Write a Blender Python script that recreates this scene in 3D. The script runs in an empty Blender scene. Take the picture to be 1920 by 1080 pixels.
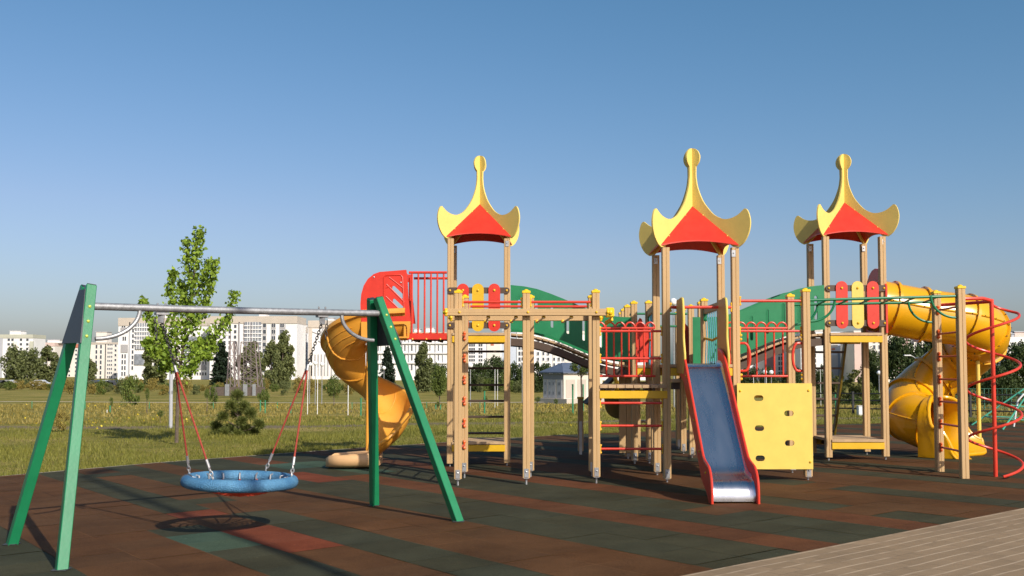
import bpy, math, random
import numpy as np
from mathutils import Vector, Matrix
from mathutils.geometry import tessellate_polygon
import bmesh

R = random.Random(7)
sc = bpy.context.scene
col = sc.collection
F, HOR, TAN, CH, A = 1867.0, 694.0, 0.05, 1.4, 0.016
TH = math.atan(TAN)
YP = HOR - F*TAN
PI = math.pi


def smooth(a, b, x):
    t = max(0.0, min(1.0, (x-a)/(b-a)))
    return t*t*(3-2*t)


def tz(X, Y):
    """height of the land: the play area drains to one side, the field falls away beyond it"""
    z = A*(max(-8, min(9, X))-2.28)
    w = smooth(26, 75, Y)
    fall = 0.0
    if Y > 28:
        fall = -1.75*smooth(20, 105, Y) + 1.75*smooth(20, 105, 28)
    if Y > 105:
        fall -= 0.9*min(1, (Y-105)/200)
    return z*(1-w)+fall


def ray(x, y):
    u, v = (x-960)/F, (YP-y)/F
    return (u, math.cos(TH)-v*math.sin(TH), math.sin(TH)+v*math.cos(TH))


def at(x, y, D):
    d = ray(x, y)
    s = D/d[1]
    return Vector((d[0]*s, D, CH+d[2]*s))


def gp(x, y):
    lo, hi = 0.5, 400.0
    d = 0.5
    while d < 400:
        p = at(x, y, d)
        if p.z < tz(p.x, d):
            break
        d *= 1.03
    lo, hi = d/1.03, d
    for _ in range(40):
        m = (lo+hi)/2
        p = at(x, y, m)
        if p.z > tz(p.x, m):
            lo = m
        else:
            hi = m
    return at(x, y, lo)


# ------------------------------------------------------------------ materials
M = {}


def lin(c):
    return tuple(((v/255)/12.92 if v/255 <= .04045 else ((v/255+.055)/1.055)**2.4) for v in c)


def mat(name, c, rough=.5, metal=0, var=.12, scale=6, bump=0, bscale=60, spec=.5, c2=None, stretch=None, coat=0):
    """principled surface with a mottled base colour and a little relief"""
    m = bpy.data.materials.new(name)
    m.use_nodes = True
    nt = m.node_tree
    b = nt.nodes['Principled BSDF']
    N = nt.nodes.new
    L = nt.links.new
    tc = N('ShaderNodeTexCoord')
    vec = tc.outputs['Object']
    if stretch:
        mp = N('ShaderNodeMapping')
        mp.inputs['Scale'].default_value = stretch
        L(vec, mp.inputs['Vector'])
        vec = mp.outputs['Vector']
    n = N('ShaderNodeTexNoise')
    n.inputs['Scale'].default_value = scale
    n.inputs['Detail'].default_value = 6
    n.inputs['Roughness'].default_value = .65
    L(vec, n.inputs['Vector'])
    r = N('ShaderNodeValToRGB')
    r.color_ramp.elements[0].position = .3
    r.color_ramp.elements[1].position = .7
    if c2 is None:
        lo = tuple(v*(1-var) for v in c)
        hi = tuple(min(1, v*(1+var)) for v in c)
    else:
        lo, hi = c, c2
    r.color_ramp.elements[0].color = (*lo, 1)
    r.color_ramp.elements[1].color = (*hi, 1)
    L(n.outputs['Fac'], r.inputs['Fac'])
    nw = N('ShaderNodeTexNoise')
    nw.inputs['Scale'].default_value = max(.06, scale*.22)
    nw.inputs['Detail'].default_value = 9
    nw.inputs['Roughness'].default_value = .72
    L(tc.outputs['Object'], nw.inputs['Vector'])
    wr = N('ShaderNodeMapRange')
    wr.inputs['From Min'].default_value = .33
    wr.inputs['From Max'].default_value = .62
    wr.inputs['To Min'].default_value = .91 if metal < 1 else .97
    wr.inputs['To Max'].default_value = 1.03 if metal < 1 else 1.0
    L(nw.outputs['Fac'], wr.inputs['Value'])
    vs_ = N('ShaderNodeVectorMath')
    vs_.operation = 'SCALE'
    L(r.outputs['Color'], vs_.inputs[0])
    L(wr.outputs[0], vs_.inputs['Scale'])
    L(vs_.outputs[0], b.inputs['Base Color'])
    mr = N('ShaderNodeMapRange')
    mr.inputs['To Min'].default_value = max(0, rough-.1)
    mr.inputs['To Max'].default_value = min(1, rough+.12)
    L(n.outputs['Fac'], mr.inputs['Value'])
    L(mr.outputs['Result'], b.inputs['Roughness'])
    b.inputs['Metallic'].default_value = metal
    b.inputs['Specular IOR Level'].default_value = spec
    if coat:
        b.inputs['Coat Weight'].default_value = coat
        b.inputs['Coat Roughness'].default_value = .15
    if bump:
        n2 = N('ShaderNodeTexNoise')
        n2.inputs['Scale'].default_value = bscale
        n2.inputs['Detail'].default_value = 4
        L(vec, n2.inputs['Vector'])
        bp = N('ShaderNodeBump')
        bp.inputs['Strength'].default_value = bump
        bp.inputs['Distance'].default_value = .01
        L(n2.outputs['Fac'], bp.inputs['Height'])
        L(bp.outputs['Normal'], b.inputs['Normal'])
    M[name] = m
    return m


mat('post', (.50, .325, .150), .62, var=.06, scale=3, stretch=(14, 14, .7), bump=.10, bscale=8)
mat('deck', (.46, .31, .17), .7, var=.2, scale=3, stretch=(2, 2, 2), bump=.2)
mat('red', (.62, .032, .014), .42, var=.08, bump=.06, bscale=35)
mat('red_paint', (.62, .045, .022), .33, var=.10, bump=.05, bscale=90)
mat('shaded_red', (.30, .02, .012), .4, var=.1)  # darker copy of red, shade painted in for inner panels and guard bar
mat('yellow', (.68, .40, .008), .45, var=.06, bump=.05)
mat('pale_yellow', (.72, .53, .10), .45, var=.04, bump=.05)
mat('cap_yellow', (.82, .52, .015), .4, var=.05)
mat('green', (.006, .185, .066), .42, var=.08, bump=.05)
mat('green_tube', (.006, .16, .06), .35, var=.1)
mat('swing_green', (.010, .19, .075), .38, var=.12, scale=3, bump=.06, bscale=40)
mat('tube_yellow', (.70, .345, .004), .27, var=.07, scale=2, bump=.04, bscale=12, coat=.25)
mat('tan_plastic', (.70, .29, .022), .36, var=.10, scale=1.6, bump=.06, bscale=14, c2=(.76, .37, .06))
mat('tan_faded', (.68, .41, .19), .45, var=.10, scale=3, bump=.06, bscale=14)
mat('wing', (.46, .27, .075), .5, var=.10, scale=3)
mat('olive_shaded_yellow', (.17, .115, .012), .5, var=.15)  # ladder stile's own olive; also yellow with shade painted in
mat('kerb_grey', (.24, .215, .17), .9, var=.25)
mat('fence_green', (.02, .11, .065), .6, var=.2)
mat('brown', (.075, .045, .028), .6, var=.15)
mat('steel', (.57, .59, .62), .26, 1, var=.01, scale=1, stretch=(6, 1, 1))
mat('fin_yellow', (.76, .58, .15), .42, var=.04, bump=.05)
mat('galv', (.33, .335, .34), .5, .6, var=.25, scale=22, bump=.1, bscale=50)
mat('dark_steel', (.055, .058, .062), .5, .3, var=.25, scale=9)
mat('bracket', (.45, .46, .47), .4, .7, var=.15)
mat('chain', (.035, .034, .034), .55, .3, var=.3)
mat('rope_red', (.34, .05, .03), .8, var=.25, scale=60, bump=.6, bscale=200)
mat('rope_blue', (.10, .33, .42), .75, var=.2, scale=40)
mat('rope_yellow', (.72, .42, .02), .8, var=.3, scale=80)
mat('net_red', (.55, .06, .025), .8, var=.2, scale=40)
mat('knob', (.78, .45, .02), .4, var=.06)
mat('knob_orange', (.72, .12, .015), .4, var=.08)
mat('bolt_green', (.52, .58, .08), .4, var=.05)
mat('white_paint', (.78, .78, .76), .45, var=.06)
mat('white_globe', (.85, .85, .84), .25, var=.02)
mat('green_stake', (.03, .22, .10), .5, var=.1)
mat('bark', (.12, .09, .065), .9, var=.3, scale=14, bump=.6, bscale=40)
mat('pylon_paint', (.22, .175, .17), .6, var=.15)
mat('black_iron', (.02, .02, .021), .5, var=.2)
mat('teal_rope', (.05, .33, .22), .7, var=.2)
mat('plank_grey', (.10, .075, .06), .85, var=.25)
# facades
for nm, c in dict(f_white=(.76, .75, .735), f_cream=(.74, .685, .61), f_beige=(.50, .44, .37), f_pink=(.62, .47, .41), f_grey=(.42, .43, .45),
                  f_mauve=(.28, .17, .165), f_blue=(.22, .27, .36), f_paleblue=(.50, .55, .63), f_panel=(.36, .35, .35),
                  f_red=(.50, .16, .10), f_green=(.47, .47, .38)).items():
    mat(nm, c, .85, var=.05, scale=.3)
mat('pane', (.07, .08, .095), .25, var=.35, scale=.8)
mat('pane_light', (.22, .24, .27), .25, var=.35, scale=.8)
mat('roof_slate', (.10, .125, .18), .55, var=.15, scale=3)
mat('kiosk_wall', (.46, .46, .47), .85, var=.06, scale=1)
mat('kiosk_cream', (.66, .60, .51), .85, var=.06, scale=1)
mat('vent', (.20, .21, .23), .6, var=.1)
mat('car_white', (.7, .7, .7), .3, var=.03, coat=.6)
mat('car_dark', (.05, .055, .07), .3, var=.05, coat=.6)
mat('car_red', (.32, .03, .03), .3, var=.05, coat=.6)
mat('tyre', (.015, .015, .015), .8)


def leafmat(name, c, c2, scale=3, trans=.25):
    m = bpy.data.materials.new(name)
    m.use_nodes = True
    nt = m.node_tree
    N, L = nt.nodes.new, nt.links.new
    b = nt.nodes['Principled BSDF']
    at_ = N('ShaderNodeAttribute')
    at_.attribute_name = 'shade'
    oi = N('ShaderNodeObjectInfo')
    ad = N('ShaderNodeMath')
    ad.operation = 'MULTIPLY_ADD'
    ad.inputs[1].default_value = .25
    L(oi.outputs['Random'], ad.inputs[0])
    L(at_.outputs['Fac'], ad.inputs[2])
    r = N('ShaderNodeValToRGB')
    r.color_ramp.elements[0].color = (*c, 1)
    r.color_ramp.elements[1].color = (*c2, 1)
    r.color_ramp.elements[1].position = 1.1
    L(ad.outputs[0], r.inputs['Fac'])
    L(r.outputs['Color'], b.inputs['Base Color'])
    b.inputs['Roughness'].default_value = .6
    b.inputs['Specular IOR Level'].default_value = .3
    tr = N('ShaderNodeBsdfTranslucent')
    L(r.outputs['Color'], tr.inputs['Color'])
    mx = N('ShaderNodeMixShader')
    mx.inputs[0].default_value = trans
    L(b.outputs[0], mx.inputs[1])
    L(tr.outputs[0], mx.inputs[2])
    L(mx.outputs[0], nt.nodes['Material Output'].inputs['Surface'])
    M[name] = m


leafmat('leaf_maple', (.085, .165, .014), (.29, .40, .045))
leafmat('leaf_dark', (.024, .044, .012), (.075, .105, .028))
leafmat('leaf_poplar', (.075, .095, .032), (.19, .21, .075))
leafmat('leaf_spruce', (.010, .022, .012), (.03, .05, .022))
leafmat('leaf_pine', (.06, .085, .018), (.19, .21, .05))
leafmat('leaf_bush', (.05, .085, .015), (.16, .20, .04))
leafmat('leaf_willow', (.07, .085, .02), (.17, .18, .05))
leafmat('weed', (.17, .145, .03), (.36, .28, .075))
leafmat('blade', (.085, .105, .010), (.27, .25, .05))
leafmat('flower', (.55, .40, .02), (.75, .6, .05))


# ------------------------------------------------------------------ mesh helper
LOC = {}


def loc_of(o):
    return LOC.get(o.name, Vector((0, 0, 0))) if o else Vector((0, 0, 0))


SPLIT = {'roof_bolt', 'plank_bolt', 'rail_bolt', 'board_bolt', 'beam_bolt', 'panel_bolt', 'slide_bolt', 'hood_bolt', 'leg_bolt', 'bar_mount', 'handle_mount', 'rung_mount', 'net_clip', 'peg', 'beam_clamp'}


class MB:
    def __init__(s):
        s.v, s.f = [], []

    def add(s, vs, fs):
        o = len(s.v)
        s.v += [tuple(p) for p in vs]
        s.f += [tuple(i+o for i in f) for f in fs]
        return s

    def box(s, x0, x1, y0, y1, z0, z1, b=0.0, mtx=None):
        lo = Vector((min(x0, x1), min(y0, y1), min(z0, z1)))
        hi = Vector((max(x0, x1), max(y0, y1), max(z0, z1)))
        b = min(b, min(hi-lo)*.45)
        vs, fs = [], []
        if b <= 0:
            for k in range(8):
                vs.append(Vector((hi.x if k & 1 else lo.x, hi.y if k & 2 else lo.y, hi.z if k & 4 else lo.z)))
            fs = [(0, 2, 3, 1), (4, 5, 7, 6), (0, 1, 5, 4), (2, 6, 7, 3), (0, 4, 6, 2), (1, 3, 7, 5)]
        else:
            for k in range(8):
                c = [hi.x if k & 1 else lo.x, hi.y if k & 2 else lo.y, hi.z if k & 4 else lo.z]
                sg = [-1 if k & 1 else 1, -1 if k & 2 else 1, -1 if k & 4 else 1]
                for ax in range(3):
                    p = [c[i]+(0 if i == ax else sg[i]*b) for i in range(3)]
                    vs.append(Vector(p))
            I = lambda k, a: k*3+a
            for ax, q in ((0, (0, 2, 6, 4)), (0, (1, 3, 7, 5)), (1, (0, 1, 5, 4)), (1, (2, 3, 7, 6)), (2, (0, 1, 3, 2)), (2, (4, 5, 7, 6))):
                fs.append(tuple(I(k, ax) for k in q))
            for k in range(8):
                fs.append((I(k, 0), I(k, 1), I(k, 2)))
                for bit in (1, 2, 4):
                    if not k & bit:
                        j = k | bit
                        ax = {1: 0, 2: 1, 4: 2}[bit]
                        a1, a2 = [a for a in range(3) if a != ax]
                        fs.append((I(k, a1), I(j, a1), I(j, a2), I(k, a2)))
        if mtx:
            vs = [mtx @ p for p in vs]
        return s.add(vs, fs)

    def bar(s, p0, p1, w, h, b=.004, up=(0, 0, 1)):
        p0, p1 = Vector(p0), Vector(p1)
        d = (p1-p0)
        L = d.length
        d.normalize()
        u = Vector(up)
        if abs(d.dot(u)) > .98:
            u = Vector((0, 1, 0))
        sx = d.cross(u).normalized()
        uz = sx.cross(d).normalized()
        m = Matrix(((d.x, sx.x, uz.x, p0.x), (d.y, sx.y, uz.y, p0.y), (d.z, sx.z, uz.z, p0.z), (0, 0, 0, 1)))
        return s.box(0, L, -w/2, w/2, -h/2, h/2, b, m)

    def tube(s, pts, r, n=10, closed=False):
        pts = [Vector(p) for p in pts]
        m = len(pts)
        rs = r if isinstance(r, (list, tuple)) else [r]*m
        vs, fs = [], []
        prev = None
        for i, p in enumerate(pts):
            if closed:
                t = pts[(i+1) % m]-pts[i-1]
            else:
                t = pts[min(m-1, i+1)]-pts[max(0, i-1)]
            t.normalize()
            if prev is None:
                a = Vector((0, 0, 1)) if abs(t.z) < .9 else Vector((1, 0, 0))
                nrm = t.cross(a).normalized()
            else:
                nrm = (prev-t*prev.dot(t)).normalized()
            prev = nrm
            bn = t.cross(nrm)
            for k in range(n):
                an = 2*PI*k/n
                vs.append(p+(nrm*math.cos(an)+bn*math.sin(an))*rs[i])
        for i in range(m if closed else m-1):
            j = (i+1) % m
            for k in range(n):
                q = (k+1) % n
                fs.append((i*n+k, i*n+q, j*n+q, j*n+k))
        if not closed:
            fs.append(tuple(range(n-1, -1, -1)))
            fs.append(tuple((m-1)*n+k for k in range(n)))
        return s.add(vs, fs)

    def ball(s, c, r, n=10, sz=1.0):
        c = Vector(c)
        vs, fs = [c+Vector((0, 0, r*sz))], []
        h = n//2
        for i in range(1, h):
            a = PI*i/h
            for k in range(n):
                vs.append(c+Vector((r*math.sin(a)*math.cos(2*PI*k/n), r*math.sin(a)*math.sin(2*PI*k/n), r*sz*math.cos(a))))
        vs.append(c-Vector((0, 0, r*sz)))
        for k in range(n):
            q = (k+1) % n
            fs.append((0, 1+k, 1+q))
            for i in range(h-2):
                fs.append((1+i*n+k, 1+(i+1)*n+k, 1+(i+1)*n+q, 1+i*n+q))
            fs.append((1+(h-2)*n+k, len(vs)-1, 1+(h-2)*n+q))
        return s.add(vs, fs)

    def plate(s, loops, fmap, w0, w1):
        """flat sheet: outline (first loop) with holes, mapped by fmap(u, v, w)"""
        tri = tessellate_polygon([[Vector((u, v, 0)) for u, v in l] for l in loops])
        flat = [p for l in loops for p in l]
        n = len(flat)
        vs = [fmap(u, v, w0) for u, v in flat]+[fmap(u, v, w1) for u, v in flat]
        fs = [tuple(t) for t in tri]+[tuple(i+n for i in t[::-1]) for t in tri]
        o = 0
        for l in loops:
            m = len(l)
            for i in range(m):
                j = (i+1) % m
                fs.append((o+i, o+j, o+j+n, o+i+n))
            o += m
        return s.add(vs, fs)

    def pieces(s, reach=.1):
        """the separate small fittings held here, each as its own MB"""
        n = len(s.v)
        up = list(range(n))

        def find(i):
            while up[i] != i:
                up[i] = up[up[i]]
                i = up[i]
            return i
        for f in s.f:
            for i in f[1:]:
                up[find(i)] = find(f[0])
        isl = {}
        for i in range(n):
            isl.setdefault(find(i), []).append(i)
        cen = [(sum((Vector(s.v[i]) for i in I), Vector())/len(I), I) for I in isl.values()]
        groups = []
        for c, I in cen:
            hit = [g for g in groups if any((c-d).length < reach for d, _ in g)]
            new = [(c, I)]
            for g in hit:
                new += g
                groups.remove(g)
            groups.append(new)
        out = []
        for g in groups:
            ids = [i for _, I in g for i in I]
            mp = {i: k for k, i in enumerate(ids)}
            b = MB()
            b.v = [s.v[i] for i in ids]
            b.f = [tuple(mp[i] for i in f) for f in s.f if f[0] in mp]
            out.append(b)
        return out

    def build(s, name, m, parent=None, angle=35, recalc=True, loc=None):
        if name in SPLIT:
            ps = s.pieces()
            if len(ps) > 1:
                for b in ps[1:]:
                    b.build(name, m, parent, angle, recalc, loc)
                s = ps[0]
        me = bpy.data.meshes.new(name)
        while parent and parent.parent and parent.parent.parent:
            parent = parent.parent
        off = loc_of(parent)
        base = Vector(loc) if loc is not None else (Vector((0, 0, 0)) if parent else None)
        if base is None:
            base = Vector((0, 0, 0))
        off = off+base
        me.from_pydata([(x-off.x, y-off.y, z-off.z) for x, y, z in s.v], [], s.f)
        if recalc:
            bm = bmesh.new()
            bm.from_mesh(me)
            bmesh.ops.recalc_face_normals(bm, faces=bm.faces)
            bm.to_mesh(me)
            bm.free()
        if angle:
            me.polygons.foreach_set('use_smooth', [True]*len(me.polygons))
            me.set_sharp_from_angle(angle=math.radians(angle))
        me.materials.append(M[m] if isinstance(m, str) else m)
        o = bpy.data.objects.new(name, me)
        col.objects.link(o)
        o.location = base
        if parent:
            o.parent = parent
        LOC[o.name] = off
        return o


def empty(name, loc):
    o = bpy.data.objects.new(name, None)
    o.empty_display_size = .2
    o.location = loc
    col.objects.link(o)
    LOC[o.name] = Vector(loc)
    return o


def tag(o, label=None, cat=None, group=None, kind=None):
    if label:
        o['label'] = label
    if cat:
        o['category'] = cat
    if group:
        o['group'] = group
    if kind:
        o['kind'] = kind
    return o


def copy_tree(o, parent=None):
    c = o.copy()
    col.objects.link(c)
    c.parent = parent
    for ch in list(o.children):
        copy_tree(ch, c)
    return c


def arc(cx, cy, r, a0, a1, n):
    return [(cx+r*math.cos(math.radians(a0+(a1-a0)*i/n)), cy+r*math.sin(math.radians(a0+(a1-a0)*i/n))) for i in range(n+1)]


def capsule(cx, cy, L, w, ang=0, n=8):
    """rounded slot of total length L and width w"""
    r = w/2
    h = L/2-r
    pts = arc(h, 0, r, -90, 90, n)+arc(-h, 0, r, 90, 270, n)
    c, s_ = math.cos(math.radians(ang)), math.sin(math.radians(ang))
    return [(cx+x*c-y*s_, cy+x*s_+y*c) for x, y in pts]


XZ = lambda Y0: (lambda u, v, w: (u, Y0+w, v))      # u = X, v = Z, w = depth in Y
YZ = lambda X0: (lambda u, v, w: (X0+w, u, v))      # u = Y, v = Z, w = depth in X


def catmull(pts, n=6):
    pts = [Vector(p) for p in pts]
    out = []
    for i in range(len(pts)-1):
        p0, p1, p2, p3 = pts[max(0, i-1)], pts[i], pts[i+1], pts[min(len(pts)-1, i+2)]
        for k in range(n):
            t = k/n
            out.append(.5*((2*p1)+(p2-p0)*t+(2*p0-5*p1+4*p2-p3)*t*t+(3*p1-p0-3*p2+p3)*t**3))
    out.append(pts[-1])
    return out


def interp(x, xs, ys):
    return float(np.interp(x, xs, ys))

# ------------------------------------------------------------------ ground
AL = math.radians(37.5)
TX, TY = math.cos(AL), math.sin(AL)          # across the stripes
SX, SY = math.sin(AL), -math.cos(AL)         # along the stripes


def grid_mesh(name, xs_of, ys, m, dz, kind):
    vs, fs = [], []
    n = None
    for Y in ys:
        xs = xs_of(Y)
        n = len(xs)
        for X in xs:
            vs.append((X, Y, tz(X, Y)+dz))
    for i in range(len(ys)-1):
        for k in range(n-1):
            a = i*n+k
            fs.append((a, a+1, a+n+1, a+n))
    b = MB()
    b.add(vs, fs)
    o = b.build(name, m, None, angle=80, recalc=False)
    tag(o, kind=kind)
    return o


# field: short dry grass with weedy and yellow-flowering patches
m = bpy.data.materials.new('field')
m.use_nodes = True
nt = m.node_tree
N, L = nt.nodes.new, nt.links.new
b = nt.nodes['Principled BSDF']
tc = N('ShaderNodeTexCoord')
n1 = N('ShaderNodeTexNoise'); n1.inputs['Scale'].default_value = .35; n1.inputs['Detail'].default_value = 8; n1.inputs['Roughness'].default_value = .7
n2 = N('ShaderNodeTexNoise'); n2.inputs['Scale'].default_value = 9; n2.inputs['Detail'].default_value = 6; n2.inputs['Roughness'].default_value = .75
mp = N('ShaderNodeMapping'); mp.inputs['Scale'].default_value = (.35, 1, 1)
L(tc.outputs['Object'], mp.inputs['Vector'])
L(mp.outputs['Vector'], n1.inputs['Vector'])
L(tc.outputs['Object'], n2.inputs['Vector'])
r1 = N('ShaderNodeValToRGB')
r1.color_ramp.elements[0].position = .36; r1.color_ramp.elements[0].color = (.14, .14, .024, 1)
r1.color_ramp.elements[1].position = .62; r1.color_ramp.elements[1].color = (.34, .26, .09, 1)
e = r1.color_ramp.elements.new(.5); e.color = (.235, .20, .05, 1)
L(n1.outputs['Fac'], r1.inputs['Fac'])
r2 = N('ShaderNodeValToRGB')
r2.color_ramp.elements[0].position = .35; r2.color_ramp.elements[0].color = (.66, .66, .6, 1)
r2.color_ramp.elements[1].position = .68; r2.color_ramp.elements[1].color = (1.35, 1.35, 1.3, 1)
L(n2.outputs['Fac'], r2.inputs['Fac'])
mx = N('ShaderNodeMix'); mx.data_type = 'RGBA'; mx.blend_type = 'MULTIPLY'; mx.inputs[0].default_value = 1
L(r1.outputs['Color'], mx.inputs[6]); L(r2.outputs['Color'], mx.inputs[7])
sxy = N('ShaderNodeSeparateXYZ'); L(tc.outputs['Object'], sxy.inputs[0])
n3 = N('ShaderNodeTexNoise'); n3.inputs['Scale'].default_value = .55; n3.inputs['Detail'].default_value = 7; n3.inputs['Roughness'].default_value = .7
L(tc.outputs['Object'], n3.inputs['Vector'])
d1 = N('ShaderNodeMath'); d1.operation = 'MULTIPLY_ADD'; d1.inputs[1].default_value = 2.6; L(n3.outputs['Fac'], d1.inputs[0]); L(sxy.outputs['Y'], d1.inputs[2])
d2 = N('ShaderNodeMath'); d2.operation = 'SUBTRACT'; d2.inputs[1].default_value = 29.4; L(d1.outputs[0], d2.inputs[0])
d3 = N('ShaderNodeMath'); d3.operation = 'ABSOLUTE'; L(d2.outputs[0], d3.inputs[0])
d4 = N('ShaderNodeMapRange'); d4.inputs['From Min'].default_value = .55; d4.inputs['From Max'].default_value = .95; d4.inputs['To Min'].default_value = .85; d4.inputs['To Max'].default_value = 0
L(d3.outputs[0], d4.inputs['Value'])
soil = N('ShaderNodeMix'); soil.data_type = 'RGBA'; soil.inputs[7].default_value = (.20, .155, .105, 1)
L(d4.outputs[0], soil.inputs[0]); L(mx.outputs[2], soil.inputs[6])
L(soil.outputs[2], b.inputs['Base Color'])
b.inputs['Roughness'].default_value = .95
b.inputs['Specular IOR Level'].default_value = .1
bp = N('ShaderNodeBump'); bp.inputs['Strength'].default_value = .8; bp.inputs['Distance'].default_value = .06
L(n2.outputs['Fac'], bp.inputs['Height']); L(bp.outputs['Normal'], b.inputs['Normal'])
M['field'] = m
ys = [-30, -20, -10, -5]+[i*.75 for i in range(0, 60)]+[45+i*3 for i in range(0, 25)]+[120+i*12 for i in range(0, 25)]+[430+i*80 for i in range(0, 14)]+[1600, 2200, 3200, 5000]
# the near field is drawn 4 cm under the rubber so the sheet lies on it
grid_mesh('field_ground', lambda Y: [s*(28+max(0, Y)*1.1)/40 for s in range(-40, 41)], ys, 'field', -.04, 'structure')

# rubber flooring: half-metre tiles laid in stripes
ROW = {3: 'G', 4: 'B', 5: 'B', 6: 'G', 7: 'B', 8: 'G', 9: 'B', 10: 'B', 11: 'G', 12: 'G', 13: 'R', 14: 'G', 15: 'G', 16: 'R', 17: 'G', 18: 'B', 19: 'B',
       20: 'G', 21: 'B', 22: 'B', 23: 'G', 24: 'B', 25: 'G', 26: 'B', 27: 'B', 28: 'G', 29: 'G', 30: 'B'}
TC = {'G': (.047, .046, .027), 'B': (.092, .044, .019), 'R': (.105, .043, .020), 'P': (.165, .045, .021), 'L': (.052, .082, .055)}


def tile_kind(i, j):
    s = (j+.5)*.5
    k = ROW.get(i, 'B' if i % 3 else 'G')
    if i == 6 and s < -10.2:
        k = 'B'
    if i == 7 and s < -10.6:
        k = 'G'
    if i == 8 and s < -10:
        k = 'B'
    if i == 9 and s < -13:
        k = 'G'
    if i == 7 and (-9.1 < s < -7.5 or -10.6 < s < -10):
        k = 'P'
    if i == 6 and -8.9 < s < -8.2:
        k = 'L'
    if i == 12 and -13.4 < s < -12.2:
        k = 'P'
    if i in (13, 14) and -15.2 < s < -12.5:
        k = 'L' if i == 14 or s < -14 else 'G'
    if i == 2 and s < -8.5:
        k = 'R'
    return k


bm = bmesh.new()
lay = bm.faces.layers.float_color.new('tile') if False else None
cols = []
vs, fs = [], []
TR = random.Random(3)
for i in range(-6, 62):
    for j in range(-64, 30):
        t0, s0 = i*.5, j*.5
        cx, cy = (t0+.25)*TX+(s0+.25)*SX, (t0+.25)*TY+(s0+.25)*SY
        if cy < 1 or cy > 40 or abs(cx) > 34:
            continue
        k = tile_kind(i, j)
        c = TC[k]
        if k in 'GB' and TR.random() < .012:
            c = TC['B' if k == 'G' else 'G']
        f = TR.uniform(.93, 1.07)
        h = TR.uniform(-.05, .05)
        c = (c[0]*f*(1+h), c[1]*f, c[2]*f*(1-h))
        q = []
        for a, d in ((0, 0), (.5, 0), (.5, .5), (0, .5)):
            t, s = t0+a, s0+d
            X, Y = t*TX+s*SX, t*TY+s*SY
            q.append(bm.verts.new((X, Y, tz(X, Y))))
        fc = bm.faces.new(q)
        cols.append((c, TR.uniform(-.0016, .0016)))
lay = bm.faces.layers.int.new('tid')
bm.faces.ensure_lookup_table()
for n_, fc in enumerate(bm.faces):
    fc[lay] = n_
    for v in fc.verts:
        v.co.z += cols[n_][1]
# the sheet is cut off along the paved square and the grass
E0, E1 = gp(1280, 1080), gp(1920, 953)
GR = [gp(-700, 955), gp(0, 893), gp(300, 867), gp(600, 845), gp(840, 829), gp(1060, 815), gp(1540, 796), gp(1920, 792), gp(2600, 785)]


def cut(bm, p, q, keep):
    d = Vector((q[0]-p[0], q[1]-p[1], 0)).normalized()
    nrm = Vector((-d.y, d.x, 0))*keep
    bmesh.ops.bisect_plane(bm, geom=bm.verts[:]+bm.edges[:]+bm.faces[:], plane_co=(p[0], p[1], 0), plane_no=-nrm, clear_outer=True)


def clear_beyond(bm, line):
    dead = []
    for fc in bm.faces:
        c = fc.calc_center_median()
        for a, b_ in zip(line, line[1:]):
            if a.x <= c.x < b_.x:
                y = a.y+(b_.y-a.y)*(c.x-a.x)/(b_.x-a.x)
                if c.y > y:
                    dead.append(fc)
                break
        else:
            if c.x < line[0].x or c.x > line[-1].x:
                dead.append(fc)
    bmesh.ops.delete(bm, geom=dead, context='FACES')


for a, b_ in zip(GR, GR[1:]):      # score the tiles along the grass edge, then drop what lies beyond
    d = Vector((b_.x-a.x, b_.y-a.y, 0)).normalized()
    near = [f for f in bm.faces if min(a.x, b_.x)-1 < f.calc_center_median().x < max(a.x, b_.x)+1]
    g = list({v for f in near for v in f.verts})+list({e for f in near for e in f.edges})+near
    bmesh.ops.bisect_plane(bm, geom=g, plane_co=(a.x, a.y, 0), plane_no=(-d.y, d.x, 0))
clear_beyond(bm, GR)
cut(bm, E0, E1, 1)
# skirts so the sheet has its 3 cm of thickness along its edges
me = bpy.data.meshes.new('rubber_flooring')
for e_ in [e for e in bm.edges if len(e.link_faces) == 1]:
    pass
bm.faces.ensure_lookup_table()
fcol = [cols[f[lay]][0] for f in bm.faces]
bm.to_mesh(me)
bm.free()
at_ = me.attributes.new('tile', 'FLOAT_COLOR', 'FACE')
at_.data.foreach_set('color', [v for c in fcol for v in (*c, 1)])
m = bpy.data.materials.new('rubber')
m.use_nodes = True
nt = m.node_tree
N, L = nt.nodes.new, nt.links.new
b = nt.nodes['Principled BSDF']
at_ = N('ShaderNodeAttribute'); at_.attribute_name = 'tile'
tc = N('ShaderNodeTexCoord')
n1 = N('ShaderNodeTexNoise'); n1.inputs['Scale'].default_value = 1.1; n1.inputs['Detail'].default_value = 8; n1.inputs['Roughness'].default_value = .7
n2 = N('ShaderNodeTexNoise'); n2.inputs['Scale'].default_value = 150; n2.inputs['Detail'].default_value = 3
L(tc.outputs['Object'], n1.inputs['Vector']); L(tc.outputs['Object'], n2.inputs['Vector'])
mr = N('ShaderNodeMapRange'); mr.inputs['From Min'].default_value = .3; mr.inputs['From Max'].default_value = .7; mr.inputs['To Min'].default_value = .72; mr.inputs['To Max'].default_value = 1.3
L(n1.outputs['Fac'], mr.inputs['Value'])
mr2 = N('ShaderNodeMapRange'); mr2.inputs['From Min'].default_value = .3; mr2.inputs['From Max'].default_value = .7; mr2.inputs['To Min'].default_value = .6; mr2.inputs['To Max'].default_value = 1.4
L(n2.outputs['Fac'], mr2.inputs['Value'])
mu = N('ShaderNodeMath'); mu.operation = 'MULTIPLY'
L(mr.outputs[0], mu.inputs[0]); L(mr2.outputs[0], mu.inputs[1])
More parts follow.
